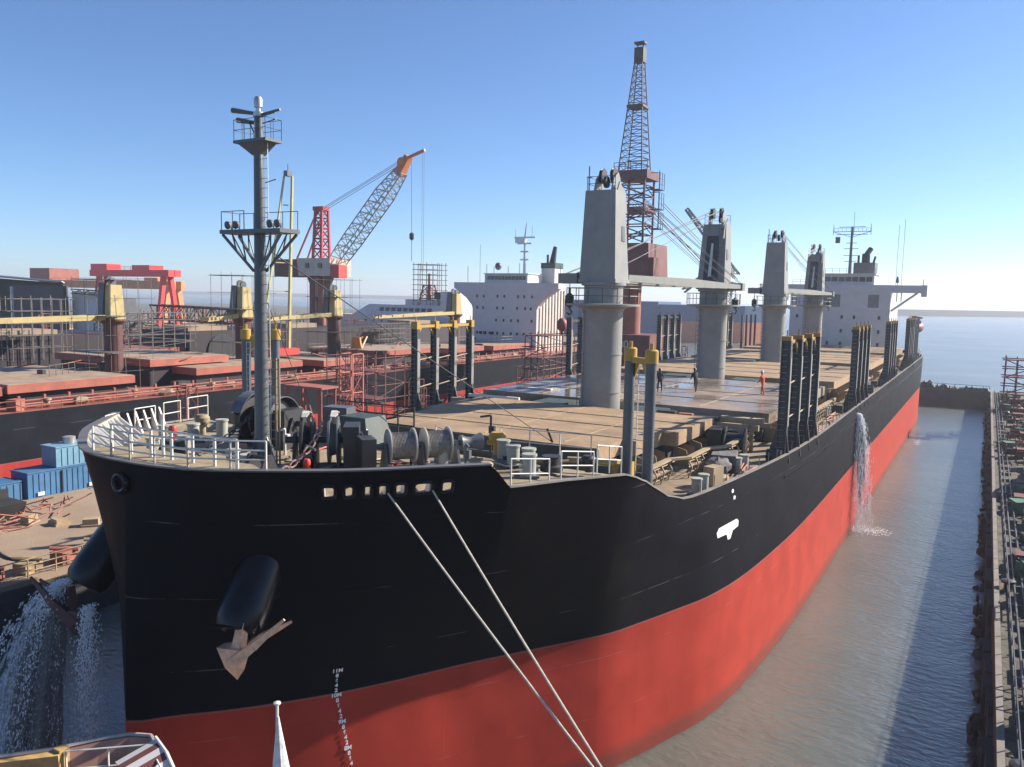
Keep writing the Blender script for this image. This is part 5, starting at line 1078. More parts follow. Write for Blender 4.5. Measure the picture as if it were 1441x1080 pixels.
g = MB(); g.add([(-900, 360, 0.7), (-160, 320, 0.7), (-150, 560, 0.7), (-1000, 900, 0.7)], [(0, 1, 2, 3)]); structure(g.build("mud_flat", mat("mud", (0.10, 0.10, 0.09), 0.9, var=0.2, vs=0.01), at=(-400, 500, 0)))
# big shed and halls
hl = thing("shed", "large open-ended dark shed with a pale sloping roof edge, far left", "shed", (-200, 110, 2.4))
g = MB(); g.slab([(-194.9, 120, 20.9), (-194.9, 120, 2.4), (-194.3, 120, 2.4), (-194.3, 120, 20.9)], (-42, 26, 0)); g.slab([(-237, 146, 20.9), (-237, 146, 2.4), (-322, 126, 2.4), (-322, 126, 25)], (0, 0.5, 0)); g.build("wall", mat("shed_dark", (0.05, 0.055, 0.06), 0.8, var=0.2), hl)
g = MB(); g.slab([(-280, 99, 26.0), (-194, 119.5, 20.9), (-236.5, 146.5, 20.9), (-322, 126, 26.0)], (0, 0, 0.35)); g.build("roof", m_white, hl)
g = MB()
for k in range(7): x_ = -262 + 9.0 * k; y_ = 118.5 + (x_ + 194.5) * 0.234; g.beam((x_, y_, 2.4), (x_, y_, 19.6), 0.5, 0.5); g.beam((x_ - 0.6, y_, 2.4), (x_ - 0.6, y_, 17.6), 0.2, 0.2)
g.beam((-262, 102.7, 15), (-214, 113.9, 15), 0.5, 0.6); g.build("columns", m_white, hl)
g = MB(); g.slab([(-212, 117, 2.4), (-194.6, 121, 2.4), (-194.6, 121, 20.0), (-212, 117, 20.0)], (-0.2, 0.5, 0)); g.build("end_panel", mat("slate_panel", (0.055, 0.06, 0.07), 0.7, var=0.2), hl)
wb_ = thing("white_hall", "small white hall with bare steel frame beside the dark shed", "building", (-188, 124, 2.4))
g = MB(); g.box(-195.5, -184, 123, 128, 2.4, 18.8); g.build("wall", m_white, wb_); g = MB(); g.box(-184, -178, 124, 128, 2.4, 17.4); g.build("side_wall", m_greyd, wb_)
g = MB(); g.truss((-193, 121.5, 18.8), (-179, 121.5, 18.4), 1.0, 1.0, 8, 0.12); g.build("roof_frame", m_greyd, wb_)
g = MB(); g.add([(-200, 170, 2.4), (-110, 170, 2.4), (-110, 171, 12), (-155, 171, 22.5), (-200, 171, 18)], [(0, 1, 2, 3, 4)])
def gantry(name, lab, x0, x1, y0, zg, zt, m, leg=1.6, beam=2.6, gd=4, grp=None):
    t_ = thing(name, lab, "crane", ((x0 + x1) / 2, y0, zg), grp)
    for dy in (0, gd):
        g = MB(); g.box(x0 - 2, x1 + 2, y0 + dy - 0.9, y0 + dy + 0.9, zt - beam, zt); g.build("girder", m, t_)
    for x_, k in ((x0 + 1, 0), (x1 - 1, 1)):
        for dy in (0, gd):
            g = MB(); g.beam((x_, y0 + dy, zt - beam), (x_ + (0 if k == 0 else 0), y0 + dy + (-3 if dy == 0 else 3), zg), leg, leg, leg * 0.7, leg * 0.7); g.build("leg", m, t_)
        g = MB(); g.box(x_ - 0.6, x_ + 0.6, y0 - 4, y0 + 13, zg, zg + 1.2); g.build("sill_beam", m, t_)
    g = MB(); g.box(x0 - 1, x0 + 6, y0 - 1.2, y0 + gd + 1, zt + 0.002, zt + 1.6); g.build("trolley", m, t_); g = MB(); g.box(x1 - 12, x1 - 5, y0 - 1.2, y0 + gd + 1, zt + 0.002, zt + 1.2); g.build("machine_house", m, t_)
    g = MB(); g.rail([(x0, y0 - 0.9, zt), (x1, y0 - 0.9, zt)], 0.9, 0.06, 2.5, 2); g.build("girder_railing", m, t_)
    return t_
gantry("gantry_crane", "bright red gantry crane standing over the yard at left", -211, -182.5, 140, 2.4, 24.6, mat("gantry_red", (0.62, 0.05, 0.05), 0.5, var=0.12, rust=0.15), 1.15, 1.7, gd=2)
gantry("gantry_crane", "pale orange gantry crane half hidden behind the red one", -320, -246, 190, 2.4, 22.5, mat("gantry_orange", (0.58, 0.27, 0.12), 0.6, var=0.2, rust=0.4), 2.0, 2.8)
bx_ = MB(); bx_.box(-326, -313, 188, 200, 22.52, 27.0); tag(bx_.build("crane_cabin", m_redl), "boxy brown cabin on the orange gantry's left end", "cabin")
tb = MB(); tb.truss((-163, 122, 14.6), (-133, 122, 14.2), 3.0, 3.0, 12, 0.22, br=0.14)
for x_ in (-158, -140): tb.beam((x_, 122, 13), (x_ - 2.5, 122, 2.4), 0.5, 0.5); tb.beam((x_, 122, 13), (x_ + 2.5, 122, 2.4), 0.5, 0.5)
tag(tb.build("truss_bridge", m_brown), "long rusty truss gantry on splayed legs beyond the plum hull", "truss")
for k, (x0, y0, x1, y1) in enumerate(((-62, 27, -49, 27.8), (-60, 24.5, -49, 24.9), (-55, 37, -50, 46))):
    g = MB(); n_ = 14; pts_ = [(x0 + (x1 - x0) * i / n_, y0 + (y1 - y0) * i / n_ + 0.35 * math.sin(i * 0.9 + k), 3.07) for i in range(n_ + 1)]; g.path(pts_, 0.07, 6)
    tag(g.build("hose", m_dark), ("long dark hose lying across the left quay towards the bow", "dark hose nearest the dock edge on the left quay", "dark hose running along the left quay past the bow")[k], "hose", "hoses on the left quay")
for k in range(7):
    g = MB(); x_, y_ = -62 + 2.1 * k, 30.5 + (k * 37 % 9); g.cbox((x_, y_, 3.0), 1.2, 1.0, 0.14, k); [g.cbox((x_, y_, 3.14 + 0.0), 1.0, 0.8, 0.3 + 0.1 * (k % 3), k) for _ in (0,)]
    tag(g.build("pallet", m_tan), "small loaded pallet on the left quay between the scrap and the dock edge", "pallet", "pallets on the left quay")
rnd4 = random.Random(5)
for k in range(60):      # low stores, drums and frames on the left quay between the cabins and the far end
    y_ = 44 + 130 * rnd4.random(); x_ = rnd4.uniform(-66, -48); t_ = k % 5; g = MB(); c = (x_, y_, 3.0)
    if t_ == 0: g.cbox(c, 2.4, 5.5, 2.4, rnd4.random()); [g.cbox((x_, y_, 3.0 + 0.55 * j), 2.5, 5.6, 0.06, 0.0) for j in ()]
    elif t_ == 1: g.rail([(x_, y_, 3), (x_ + 2, y_ + 3, 3)], 1.6, 0.06, 1, 3)
    elif t_ == 2: g.lathe((x_, y_, 4.0), [(1.0, 0), (1.0, 0.1), (0.5, 0.12), (0.5, 1.1), (1.0, 1.12), (1.0, 1.2)], 16, axis=(1, 0.3, 0))
    elif t_ == 3: g.truss((x_, y_, 3), (x_, y_, 3 + rnd4.uniform(3, 8)), 1.2, 1.2, 4, 0.07, side=(0, 1, 0))
    else: g.hexa([(x_, y_), (x_ + 2, y_), (x_ + 2, y_ + 3), (x_, y_ + 3)], 3.0, [(x_ + 0.3, y_), (x_ + 1.7, y_), (x_ + 1.7, y_ + 3), (x_ + 0.3, y_ + 3)], 4.5)
    nm = ("storage_container", "barrier_frame", "cable_drum", "lattice_stand", "steel_block")[t_]; o = g.build(nm, (m_redl, m_brown, m_dark, m_brown, m_tan)[t_])
    tag(o, ("rusty storage container", "rusty barrier frame", "dark cable drum", "brown lattice stand", "tan steel block")[t_] + " on the left quay " + ("just past the blue cabins" if y_ < 75 else "midway along, below the tall cranes" if y_ < 125 else "far along towards the dock gate"), nm.split("_")[-1], "stores on the left quay")
# ---- slewing tower crane with raised lattice jib
jc = thing("jib_crane", "red and cream slewing crane with raised lattice jib right of the foremast", "crane", (-121, 130, 2.4))
g = MB(); g.lathe((-120.8, 130, 0), [(3.2, 2.4), (3.0, 12), (2.3, 12.2), (2.3, 21.5), (2.8, 22.8)], 20); g.build("pedestal", m_brown, jc)
g = MB(); g.lathe((-119.2, 128.6, 0), [(0.8, 12.2), (0.8, 21)], 12); g.build("stair_tube", m_redl, jc)
g = MB(); g.box(-131, -120.6, 127, 133, 22.8, 26.4); g.build("counterweight_house", m_brown, jc)
g = MB(); g.hexa([(-124, 126.9), (-115.4, 126.9), (-115.4, 133.2), (-124, 133.2)], 23.0, [(-124.4, 126.8), (-115.4, 126.8), (-115.4, 133.3), (-124.4, 133.3)], 26.6); o = g.build("machine_house", mat("cream_paint", (0.55, 0.46, 0.38), 0.6, var=0.15, rust=0.3), jc)
for x_ in (-121.5, -118): g = MB(); g.box(x_ - 0.45, x_ + 0.45, 126.6, 126.85, 24.6, 25.6); g.build("window", m_glass, o)
g = MB(); g.box(-115.3, -113.2, 127, 129.5, 22.6, 25.2); g.build("operator_cab", m_red, jc)
g = MB(); g.truss((-120.6, 130, 26.5), (-120.4, 130, 37), 2.4, 1.8, 5, 0.3, br=0.16, side=(0, 1, 0)); g.beam((-127.5, 130, 26.5), (-121.3, 130, 37), 0.28, 0.28); g.beam((-124.5, 130, 26.5), (-121.0, 130, 34), 0.28, 0.28); g.box(-122, -119.2, 129, 131, 36.4, 37.2); g.build("a_frame", mat("crane_red", (0.40, 0.04, 0.06), 0.5, var=0.15), jc)
g = MB(); tipv = V(-97.5, 130, 46); g.truss((-116, 130, 26.3), (-100, 130, 43.2), 2.6, 1.8, 16, 0.14, br=0.085, side=(0, 1, 0), wm=2.9); g.build("jib", m_chrome, jc)
g = MB(); g.beam((-100.6, 130, 42.6), (-98.2, 130, 45.9), 1.8, 1.8, 1.4, 1.2); g.beam((-98.6, 130, 45.6), (-94.5, 130, 46.8), 0.4, 0.5); g.lathe((-99.4, 129, 44.8), [(0.9, 0), (0.9, 0.3)], 14, axis=(0, 1, 0)); g.build("jib_head", mat("jib_orange", (0.6, 0.18, 0.06), 0.5, var=0.15), jc)
g = MB()
for dz in (0, 0.35, 0.8): g.bar((-120, 130, 37 - dz), (-99, 130, 45.8 - dz), 0.055, 4, caps=False)
g.bar((-97.6, 130, 45.4), (-97.4, 130, 31.4), 0.05, 4); g.bar((-95.0, 130, 46.5), (-95.0, 130, 24), 0.03, 4); g.bar((-94.6, 130, 46.5), (-94.6, 130, 24), 0.03, 4); g.build("hoist_ropes", m_greyd, jc)
g = MB(); g.lathe((-97.4, 130, 0), [(0.1, 30), (0.45, 30.3), (0.45, 31.2), (0.15, 31.5)], 10); g.bar((-97.4, 130, 30), (-97.4, 130, 26), 0.05, 4); g.build("hook_block", m_dark, jc)
# ---- tall dark lattice tower crane rising behind the first deck crane
tc = thing("tower_crane", "very tall dark lattice crane behind the first deck crane", "crane", (-49.5, 125, 3.0))
g = MB(); g.lathe((-50.2, 125, 0), [(1.9, 14.0), (1.9, 23.0), (2.5, 23.2)], 20); g.build("pedestal", m_redl, tc)
g = MB(); g.box(-52.6, -45.2, 121.5, 129, 10.6, 14.0); pb = g.build("portal_box", m_brown, tc)
for x_ in (-52.2, -46.4):
    for y_ in (122, 128.2): g = MB(); g.box(x_ - 0.4, x_ + 0.4, y_ - 0.4, y_ + 0.4, 3.0, 10.6); g.build("leg", m_brown, tc)
m_gm = mat("faded_marks", (0.5, 0.46, 0.42), 0.6)
lettering("80t", (-49.2, 121.42, 11.9), (1, 0, 0), (0, 0, 1), 1.7, m_gm, pb, "load_figure")
g = MB(); g.hexa([(-53.5, 121), (-45.5, 121), (-45.5, 129.5), (-53.5, 129.5)], 23.2, [(-53.5, 121), (-45.8, 121), (-45.8, 129.5), (-53.5, 129.5)], 28.2); g.box(-46.5, -44.9, 121.2, 123.5, 22.2, 26); g.build("machine_house", m_brown, tc)
m_tl = mat("tower_steel", (0.05, 0.04, 0.045), 0.55, var=0.2)
g = MB(); g.truss((-49.6, 125, 28.2), (-49.6, 125, 38.8), 4.2, 4.2, 7, 0.2, br=0.1, side=(0, 1, 0)); g.box(-52.4, -46.9, 122.3, 127.8, 38.2, 39.5); g.box(-52.0, -47.2, 122.6, 127.5, 33.2, 33.9)
g.rail([(-52.4, 122.3, 39.5), (-46.9, 122.3, 39.5)], 1.2, 0.06, 1.0, 2); g.build("tower_frame", mat("tower_red", (0.11, 0.035, 0.045), 0.55, var=0.2), tc)
g = MB()
for z_ in (30.5, 33.5, 36.5): g.box(-46.9, -45.4, 124, 126, z_, z_ + 0.15); g.rail([(-45.4, 124, z_), (-45.4, 126, z_)], 2.6, 0.05, 1, 3); g.bar((-46.9, 124, z_ + 2.6), (-45.4, 124, z_ + 2.6), 0.05, 4); g.bar((-45.5, 124, z_), (-45.5, 124, z_ + 3), 0.05, 4)
g.build("stair_cage", m_tl, tc)
g = MB(); base = V(-49.7, 125, 39.5); tipv = V(-49.75, 125, 58.4)
def qring(t_): w_ = 3.9 * (1 - t_) + 0.9 * t_; c = base.lerp(tipv, t_) + V(-0.35 * (1 - t_), 0, 0); return [c + V(a * w_ / 2, b * w_ / 2, 0) for a, b in ((-1, -1), (1, -1), (1, 1), (-1, 1))]
pv = qring(0)
for k in range(1, 19):
    cu = qring(k / 18)
    for i in range(4):
        j = (i + 1) % 4; g.bar(pv[i], cu[i], 0.11, 4, caps=False); g.bar(cu[i], cu[j], 0.055, 4, caps=False); g.bar(pv[i], cu[j], 0.05, 4, caps=False)
    pv = cu
g.box(-51.2, -48.5, 123.6, 126.4, 49.3, 49.7); g.build("jib", m_tl, tc)
g = MB(); g.box(-50.5, -49.0, 124.3, 125.7, 56.2, 58.4); g.box(-50.6, -48.9, 124.4, 125.6, 59.0, 59.3); g.bar((-50.2, 125, 58.4), (-50.2, 125, 59.2), 0.1, 5); g.bar((-49.3, 125, 58.4), (-49.3, 125, 59.2), 0.1, 5); g.build("jib_head", m_dark, tc)
g = MB()
for dx in (0, 0.5): g.bar((-46.5 + dx, 125, 33), (-37 + dx, 131, 22), 0.09, 4); g.bar((-45.5 + dx, 125, 34.5), (-35 + dx, 131, 23), 0.06, 4)
g.build("stay_ropes", m_tl, tc)
# ---- farther cranes, ships, breakwater
fc = thing("distant_crane", "thin dark luffing crane far behind the second deck crane", "crane", (-58, 215, 0))
g = MB(); g.truss((-57, 215, 26), (-71, 215, 43.5), 1.6, 0.8, 14, 0.2, br=0.1, side=(0, 1, 0)); g.build("jib", m_scaf, fc)
g = MB(); g.truss((-71, 215, 22), (-59, 215, 31), 1.0, 0.8, 8, 0.18, br=0.1, side=(0, 1, 0)); g.box(-60.5, -57.5, 214, 217, 22, 24.5); g.build("machine_house", m_scaf, fc); g = MB(); g.truss((-59, 215.5, 0), (-59, 215.5, 22), 1.4, 1.4, 12, 0.12, side=(0, 1, 0)); g.build("tower", m_scaf, fc)
g = MB(); t2 = thing("distant_crane", "thin dark crane leaning beyond the red gantry", "crane", (-185, 180, 2.4)); g.truss((-196, 180, 8), (-191, 180, 25.5), 0.8, 0.4, 12, 0.14, br=0.06, side=(0, 1, 0)); g.build("jib", m_dark, t2); g = MB(); g.box(-198, -194, 178, 183, 2.4, 8); g.build("carrier", m_dark, t2)
bs = thing("tanker", "far blue and orange hulled ship seen between the deck cranes", "ship", (-130, 400, 0))
g = MB(); sec = [(-139, 385), (-112, 385), (-99, 391), (-93, 401), (-99, 411), (-112, 417), (-139, 417)]
g.prism(sec, 9.6, 17.3); g.prism([(-190, 384), (-139.1, 384), (-139.1, 418), (-190, 418)], -1, 18.6); g.build("hull", mat("far_blue", (0.035, 0.095, 0.20), 0.5, var=0.2, rust=0.2, rs=0.2), bs)
g = MB(); g.prism(sec, -1, 9.58); g.build("lower_hull", mat("far_orange", (0.62, 0.17, 0.07), 0.6, var=0.15), bs)
wh_ = thing("patrol_ship", "pale grey ship with scaffolded mast, far behind the second carrier", "ship", (-128, 172, 0))
g = MB(); g.hexa([(-146, 168), (-113, 168), (-113, 180), (-146, 180)], 0, [(-150, 167), (-112, 167), (-112, 181), (-150, 181)], 14.2); g.build("hull", m_white, wh_)
g = MB(); g.hexa([(-146, 169), (-114, 169), (-114, 179), (-146, 179)], 14.2, [(-141, 170), (-114, 170), (-114, 178), (-141, 178)], 17.0); g.box(-130, -120, 171, 177, 17.0, 18.4); g.box(-118, -112.2, 169.5, 178, 14.2, 20.5); g.build("deckhouse", m_white, wh_)
for k in range(9): g = MB(); g.box(-137 + k * 1.9, -135.9 + k * 1.9, 169.3, 169.65, 15.3, 16.2); g.build("window", m_glass, wh_)
for k in range(8): g = MB(); g.box(-140 + k * 2.6, -139.5 + k * 2.6, 167.0, 167.3, 12.6, 13.1); g.build("porthole", m_glass, wh_)
g = MB(); g.truss((-124, 173, 17), (-124, 173, 22), 4, 2, 3, 0.2, br=0.12, side=(0, 1, 0)); g.bar((-124, 173, 17), (-124, 173, 25), 0.3, 6); g.build("mast", m_redl, wh_)
g = MB(); g.box(-121, -115, 171, 176, 18.5, 20.3); g.build("funnel", m_pur, wh_)
tag(scaffold(-127, -121, 170.5, 176, 17, 27.2, 3, 3, 8, 0.09, br=False).build("scaffold", m_scaf), "square scaffolding tower round the pale ship's mast", "scaffold")
bw = MB(); bw.hexa([(-190, 1500), (1400, 3600), (1390, 3612), (-200, 1512)], -2, [(-188, 1503), (1399, 3603), (1391, 3609), (-198, 1509)], 11); structure(bw.build("breakwater", mat("breakwater_rock", (0.06, 0.06, 0.065), 0.95, var=0.3), at=(200, 1300, 0)))
bw = MB(); bw.hexa([(-3500, 2600), (-900, 2600), (-900, 2800), (-3500, 2800)], 0, [(-3400, 2620), (-1100, 2620), (-1100, 2780), (-3400, 2780)], 14); structure(bw.build("far_shore", mat("far_shore_land", (0.14, 0.15, 0.15), 0.95, var=0.2, vs=0.01), at=(-2000, 2700, 0)))
# low yard clutter between the hulls and the gantries
for k in range(110):
    y_ = random.uniform(70, 185); x_ = -128 - random.random() ** 1.3 * 95; g = MB(); t_ = k % 4
    if t_ == 0: g.cbox((x_, y_, 2.4), random.uniform(3, 8), random.uniform(2, 5), random.uniform(3, 9), random.random())
    elif t_ == 1: g = scaffold(x_, x_ + random.uniform(3, 7), y_, y_ + 3, 2.4, random.uniform(8, 14), 3, 2, 5, 0.09)
    elif t_ == 2: g.truss((x_, y_, 2.4), (x_, y_, random.uniform(9, 15)), 1.6, 1.4, 5, 0.16, side=(0, 1, 0))
    else: g.hexa([(x_, y_), (x_ + 9, y_), (x_ + 9, y_ + 4), (x_, y_ + 4)], 2.4, [(x_ + 1, y_), (x_ + 8, y_), (x_ + 8, y_ + 4), (x_ + 1, y_ + 4)], random.uniform(5, 9))
    nm = ("hull_block", "scaffold", "lattice_mast", "steel_section")[t_]; o = g.build(nm, random.choice((m_redl, m_pur, m_brown, m_conc, m_greyd)))
    tag(o, ("hull block standing in the yard", "yard scaffolding stack", "short lattice mast in the yard", "flared steel section in the yard")[t_] + " " + ("under the red gantry crane" if x_ < -175 else "near the truss gantry" if x_ < -150 else "behind the plum hull"), nm.split("_")[-1], "yard clutter " + nm.replace("_", " "))
# ================================================================== people at work
def person(x_, y_, z_, lab, cloth, rz=0.0, bend=0.0, step=0.3, helmet=None):
    t_ = thing("person", lab, "person", (x_, y_, z_)); ca, sa = math.cos(rz), math.sin(rz)
    def P(a, b, c): return (a * ca - b * sa, a * sa + b * ca, c)
    hx = bend * 0.5
    J = [P(0, 0, 0.95), P(0, hx * 0.5, 1.2), P(0, hx, 1.45), P(0, hx + 0.04, 1.56), P(0, hx + 0.06, 1.68), P(0, hx + 0.06, 1.77),
         P(0.1, 0.02, 0.9), P(0.12, step * 0.5, 0.5), P(0.12, step * 0.45, 0.09), P(0.12, step * 0.45 + 0.16, 0.04),
         P(-0.1, -0.02, 0.9), P(-0.12, -step * 0.3, 0.5), P(-0.12, -step * 0.8, 0.09), P(-0.12, -step * 0.8 + 0.16, 0.04),
         P(0.2, hx, 1.43), P(0.27, hx + 0.08, 1.15), P(0.22, hx + 0.32, 0.98), P(0.21, hx + 0.4, 0.95),
         P(-0.2, hx, 1.43), P(-0.28, hx + 0.02, 1.15), P(-0.22, hx + 0.25, 0.95), P(-0.21, hx + 0.33, 0.93)]
    Rr = [0.16, 0.15, 0.15, 0.06, 0.1, 0.085, 0.1, 0.075, 0.05, 0.045, 0.1, 0.075, 0.05, 0.045, 0.075, 0.055, 0.04, 0.035, 0.075, 0.055, 0.04, 0.035]
    E_ = [(0, 1), (1, 2), (2, 3), (3, 4), (4, 5), (0, 6), (6, 7), (7, 8), (8, 9), (0, 10), (10, 11), (11, 12), (12, 13), (2, 14), (14, 15), (15, 16), (16, 17), (2, 18), (18, 19), (19, 20), (20, 21)]
    me = bpy.data.meshes.new("body"); me.from_pydata(J, E_, []); o = bpy.data.objects.new("body", me); COL.objects.link(o); o.parent = t_
    sm_ = o.modifiers.new("skin", 'SKIN'); 
    if not me.skin_vertices: me.attributes.new("skin", 'FLOAT_VECTOR', 'POINT') if False else None
    lay = me.skin_vertices[0].data if me.skin_vertices else None
    if lay:
        for i, r in enumerate(Rr): lay[i].radius = (r, r)
        lay[0].use_root = True
    sb_ = o.modifiers.new("subsurf", 'SUBSURF'); sb_.levels = 1; sb_.render_levels = 1
    me.materials.append(cloth); ORG[o] = ORG[t_]
    hm_ = MB(); hp = Vector((x_, y_, z_)) + Vector(P(0, hx + 0.06, 1.74)); hm_.lathe(hp, [(0.15, 0), (0.125, 0.05), (0.11, 0.1), (0.05, 0.15)], 12); hm_.build("helmet", helmet or m_white, t_)
    return t_
person(-14.8, 65, 12.38, "worker in orange-red coveralls on the wet hatch, rightmost of three", mat("orange_coverall", (0.5, 0.07, 0.03), 0.8), R(70), 0.1, 0.3, m_white)
person(-19.6, 63.4, 12.38, "worker in dark clothes bending forward on the wet hatch, middle of three", mat("dark_coverall", (0.03, 0.035, 0.04), 0.8), R(40), 0.6, 0.4, m_dark)
person(-21.9, 61.5, 12.38, "worker in dark clothes beside the near stanchion, leftmost on the wet hatch", mat("dark_coverall", (0.03, 0.035, 0.04), 0.8), R(190), 0.2, 0.3, m_dark)
# ================================================================== falling water
m_spray = bpy.data.materials.new("spray"); m_spray.use_nodes = True; nd = m_spray.node_tree.nodes; pb_ = nd["Principled BSDF"]; pb_.inputs["Base Color"].default_value = (0.75, 0.78, 0.85, 1); pb_.inputs["Alpha"].default_value = 0.28; pb_.inputs["Roughness"].default_value = 0.5
def spray(src, spread, v0, n, seed, rmin, rmax, m, name, lab, ztop=None, streak=2.2, T=None):
    rnd = random.Random(seed); g = MB(); strands = [V(rnd.gauss(0, 1), rnd.gauss(0, 1), rnd.gauss(0, 0.35)) for _ in range(46)]; T = T or math.sqrt(2 * src.z / 9.8) * 1.05
    for i in range(n):
        t_ = T * rnd.random() ** 0.75; d = rnd.choice(strands) + V(rnd.gauss(0, 0.16), rnd.gauss(0, 0.16), rnd.gauss(0, 0.1)) 
        vel = v0 + V(d.x * spread.x, d.y * spread.y, d.z * spread.z); p = src + vel * t_ - V(0, 0, 4.9 * t_ * t_) + V(rnd.gauss(0, 0.12), rnd.gauss(0, 0.12), 0)
        if p.z < 0.03: continue
        w_ = (vel - V(0, 0, 9.8 * t_)).normalized(); r = rnd.uniform(rmin, rmax) * (1.3 - 0.5 * t_ / T); L_ = r * rnd.uniform(1.2, streak) * (1 + t_)
        x_ = w_.orthogonal().normalized() * r; y_ = w_.cross(x_)
        g.add([p - w_ * L_, p + x_, p + y_, p - x_, p - y_, p + w_ * L_], [(0, 1, 2), (0, 2, 3), (0, 3, 4), (0, 4, 1), (5, 2, 1), (5, 3, 2), (5, 4, 3), (5, 1, 4)])
    o = g.build(name, m); return tag(o, lab, "water", kind="stuff")
src = V(-27.1, 16.5, 9.5)
spray(src, V(0.55, 0.5, 0.4), V(-1.2, -0.7, -0.5), 17000, 3, 0.006, 0.020, m_foam, "falling_water", "white drops of water gushing from the far bow into the dock")
spray(src + V(-0.6, 0, -0.3), V(0.8, 0.7, 0.5), V(-1.6, -0.9, -0.6), 1500, 4, 0.02, 0.05, m_spray, "falling_water", "thin veil of spray around the water gushing from the far bow", streak=5)
spray(src + V(0.9, 0.2, -0.8), V(0.35, 0.3, 0.3), V(-0.1, -0.3, -0.5), 4000, 8, 0.007, 0.02, m_foam, "falling_water", "narrow right-hand fall of drops close to the bow stem")
js = V(XC + 13.75, 74.6, 10.3)
spray(js, V(0.12, 0.16, 0.2), V(0.35, 0.05, 0.2), 650, 15, 0.010, 0.028, m_foam, "water_jet", "bright core of the water spilling down the ship's side", streak=7)
spray(js, V(0.25, 0.65, 0.3), V(0.55, 0.7, 0.2), 3200, 5, 0.008, 0.022, m_foam, "water_jet", "white fan of water spilling down the ship's side to the dock", streak=9)
def veil(src, spread, v0, n, seed, r0, r1, name, lab, m):
    """long unbroken threads of water following their own arcs, together a thin sheet"""
    rnd = random.Random(seed); g = MB()
    for i in range(n):
        d = V(rnd.gauss(0, 1), rnd.gauss(0, 1), rnd.gauss(0, 0.3)); vel = v0 + V(d.x * spread.x, d.y * spread.y, d.z * spread.z); T_ = math.sqrt(2 * src.z / 9.8) * 1.1; a_ = rnd.random() * 0.3; b_ = min(1, a_ + rnd.uniform(0.3, 0.9)); prev = None; st_ = src + V(rnd.gauss(0, 0.06), rnd.gauss(0, 0.06), 0); sd = V(rnd.uniform(-1, 1), rnd.uniform(-1, 1), 0).normalized()
        for k in range(11):
            u = a_ + (b_ - a_) * k / 10; t_ = T_ * u; p = st_ + vel * t_ - V(0, 0, 4.9 * t_ * t_)
            if p.z < 0.02: break
            r = (r0 + (r1 - r0) * u) * (1 - abs(2 * k / 10 - 1) ** 3 * 0.9); q = (p - sd * r, p + sd * r)
            if prev: g.add([prev[0], prev[1], q[1], q[0]], [(0, 1, 2, 3)], True)
            prev = q
    tag(g.build(name, m), lab, "water", kind="stuff")
m_veil = bpy.data.materials.new("water_veil"); m_veil.use_nodes = True; q_ = m_veil.node_tree.nodes["Principled BSDF"]; q_.inputs["Base Color"].default_value = (0.85, 0.87, 0.9, 1); q_.inputs["Alpha"].default_value = 0.045; q_.inputs["Roughness"].default_value = 0.6
veil(js, V(0.22, 0.75, 0.2), V(0.5, 0.45, 0.3), 110, 11, 0.03, 0.16, "water_jet", "misty sheet within the fan of water down the ship's side", m_veil)
veil(src, V(0.5, 0.45, 0.4), V(-1.2, -0.7, -0.5), 750, 12, 0.04, 0.12, "falling_water", "translucent sheet of water within the gush at the far bow", m_veil)
def foam_patch(cx, cy, rx, ry, n, seed, lab):
    rnd = random.Random(seed); g = MB()
    for i in range(n):
        a = rnd.uniform(0, 2 * math.pi); q_ = rnd.random() ** 0.9; x_, y_ = cx + rx * q_ * math.cos(a), cy + ry * q_ * math.sin(a); s_ = rnd.uniform(0.015, 0.05)
        g.add([(x_ + s_ * rnd.uniform(0.6, 1.8) * math.cos(k * 1.047), y_ + s_ * math.sin(k * 1.047), 0.03) for k in range(6)], [(0, 1, 2, 3, 4, 5)])
    tag(g.build("foam", m_foam), lab, "foam", kind="stuff")
foam_patch(-7.6, 76.3, 1.8, 1.6, 500, 1, "white foam where the spill strikes the dock water")
foam_patch(-29.6, 15.0, 4.2, 4.0, 3200, 2, "broken foam under the water falling at the bow")
foam_patch(-7.5, 130.0, 0.5, 3.0, 160, 3, "small far foam streak on the dock water")
# ================================================================== near corner: workboat bow and its furled flag
wbt = thing("workboat", "brown bow of a workboat with cap rail, poking in at the bottom left", "boat", (-20.5, 12.0, 0))
arc = [(-23.6, 10.4), (-22.4, 11.4), (-21.35, 12.6), (-20.75, 13.6), (-20.3, 14.15), (-19.75, 14.4), (-19.3, 14.2), (-19.2, 13.7)]
g = MB(); n = len(arc)
for z0, z1, k0, k1 in ((0, 6.1, 0.0, 0.25), (6.1, 7.0, 0.25, 0.5)):
    for (a, b), (c, d) in zip(arc, arc[1:]):
        g.add([(a, b - 0.6 + k0, z0), (c, d - 0.6 + k0, z0), (c, d - 0.6 + k1, z1), (a, b - 0.6 + k1, z1)], [(0, 1, 2, 3)], True); g.add([(a + 0.12, b - 0.72 + k0, z0), (c + 0.12, d - 0.72 + k0, z0), (c + 0.12, d - 0.72 + k1, z1), (a + 0.12, b - 0.72 + k1, z1)], [(3, 2, 1, 0)], True)
g.build("bulwark", mat("workboat_plate", (0.34, 0.19, 0.15), 0.6, var=0.25, rust=0.3), wbt)
g = MB(); g.path([(a + 0.06, b - 0.16, 7.03) for a, b in arc], 0.06, 6); g.build("cap_rail", mat("grey_cap", (0.35, 0.3, 0.27), 0.5, var=0.2), wbt)
g = MB(); g.add([(a + 0.1, b - 0.7, 6.0) for a, b in arc] + [(-18, 9, 6.0), (-23.5, 8, 6.0)], [tuple(range(n + 2))]); g.build("deck", m_brown, wbt)
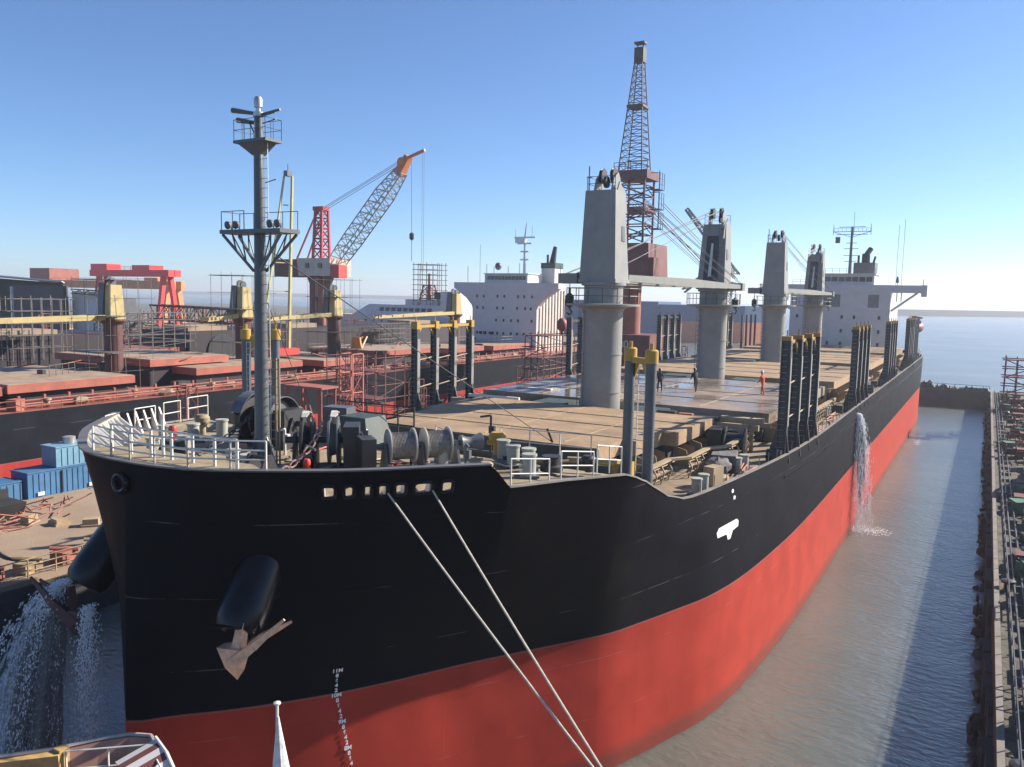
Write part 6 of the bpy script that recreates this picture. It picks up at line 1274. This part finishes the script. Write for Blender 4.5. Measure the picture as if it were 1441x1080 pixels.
g = MB(); g.beam((-23.6, 10.0, 6.75), (-21.0, 12.4, 6.85), 0.3, 0.35); g.beam((-21.1, 12.5, 6.2), (-21.1, 12.5, 7.1), 0.28, 0.28); g.build("timber_fender", mat("timber", (0.42, 0.27, 0.10), 0.8, var=0.3, vs=3), wbt)
g = MB(); g.rail([(-20.9, 12.5, 6.0), (-19.3, 13.9, 6.0), (-18.0, 13.3, 6.0), (-16.6, 12.4, 6.0)], 1.05, 0.03, 1.0, 2); g.build("hand_rail", m_rail, wbt)
st = MB(); sr_ = MB(); A_ = V(-19.2, 14.0, 7.15); B_ = V(-16.6, 13.1, 6.6)
for k in range(11):
    p, q_ = A_.lerp(B_, k / 11), A_.lerp(B_, (k + 1) / 11); p.z += 0.12 * math.sin(k * 0.6); q_.z += 0.12 * math.sin((k + 1) * 0.6); m_ = (st, sr_)[k % 2]; m_.slab([p, q_, q_ + V(-0.3, -1.0, -0.25), p + V(-0.3, -1.0, -0.25)], (0, 0, 0.03))
st.build("white_stripe", m_white, wbt); sr_.build("red_stripe", m_brown, wbt)
g = MB(); g.path([A_ + V(0, 0.03, 0.08), A_.lerp(B_, 0.3) + V(0, 0.05, 0.17), A_.lerp(B_, 0.65) + V(0, 0.03, 0.05), B_ + V(0, 0, 0.05)], 0.05, 6); g.build("stripe_tube", m_rail, wbt)
fp_ = thing("flagpole", "slim flagpole with a furled white flag at the bottom edge", "flagpole", (-16.2, 15.6, 0))
g = MB(); g.bar((-16.2, 15.6, 4.0), (-16.15, 15.6, 8.35), 0.04, 8); g.lathe((-16.15, 15.6, 8.32), [(0.05, 0), (0.1, 0.03), (0.1, 0.07), (0.03, 0.1)], 10); g.bar((-16.2, 15.6, 0), (-16.2, 15.6, 4.0), 0.05, 8); g.build("pole", m_rail, fp_)
g = MB(); g.lathe((-15.98, 15.6, 5.6), [(0.34, 0), (0.30, 0.5), (0.2, 1.2), (0.07, 2.1), (0.03, 2.4)], 9, axis=(-0.06, 0, 1)); g.build("flag", mat("flag_cloth", (0.62, 0.60, 0.57), 0.85, var=0.2, vs=6, bump=0.5), fp_)

# ================================================================== sea air
m_air = bpy.data.materials.new("sea_air"); m_air.use_nodes = True; an_ = m_air.node_tree.nodes; an_.clear()
vo = an_.new("ShaderNodeVolumePrincipled"); vo.inputs["Color"].default_value = (0.86, 0.92, 1.0, 1); vo.inputs["Density"].default_value = 0.00032; vo.inputs["Anisotropy"].default_value = 0.3
ao = an_.new("ShaderNodeOutputMaterial"); m_air.node_tree.links.new(vo.outputs[0], ao.inputs["Volume"])
hz = MB(); hz.box(-4200, 4200, -400, 9000, -7.0, 62.0)
tag(hz.build("haze", m_air, at=(0, 0, -7)), "thin pale sea haze over the whole harbour", "haze", kind="stuff")
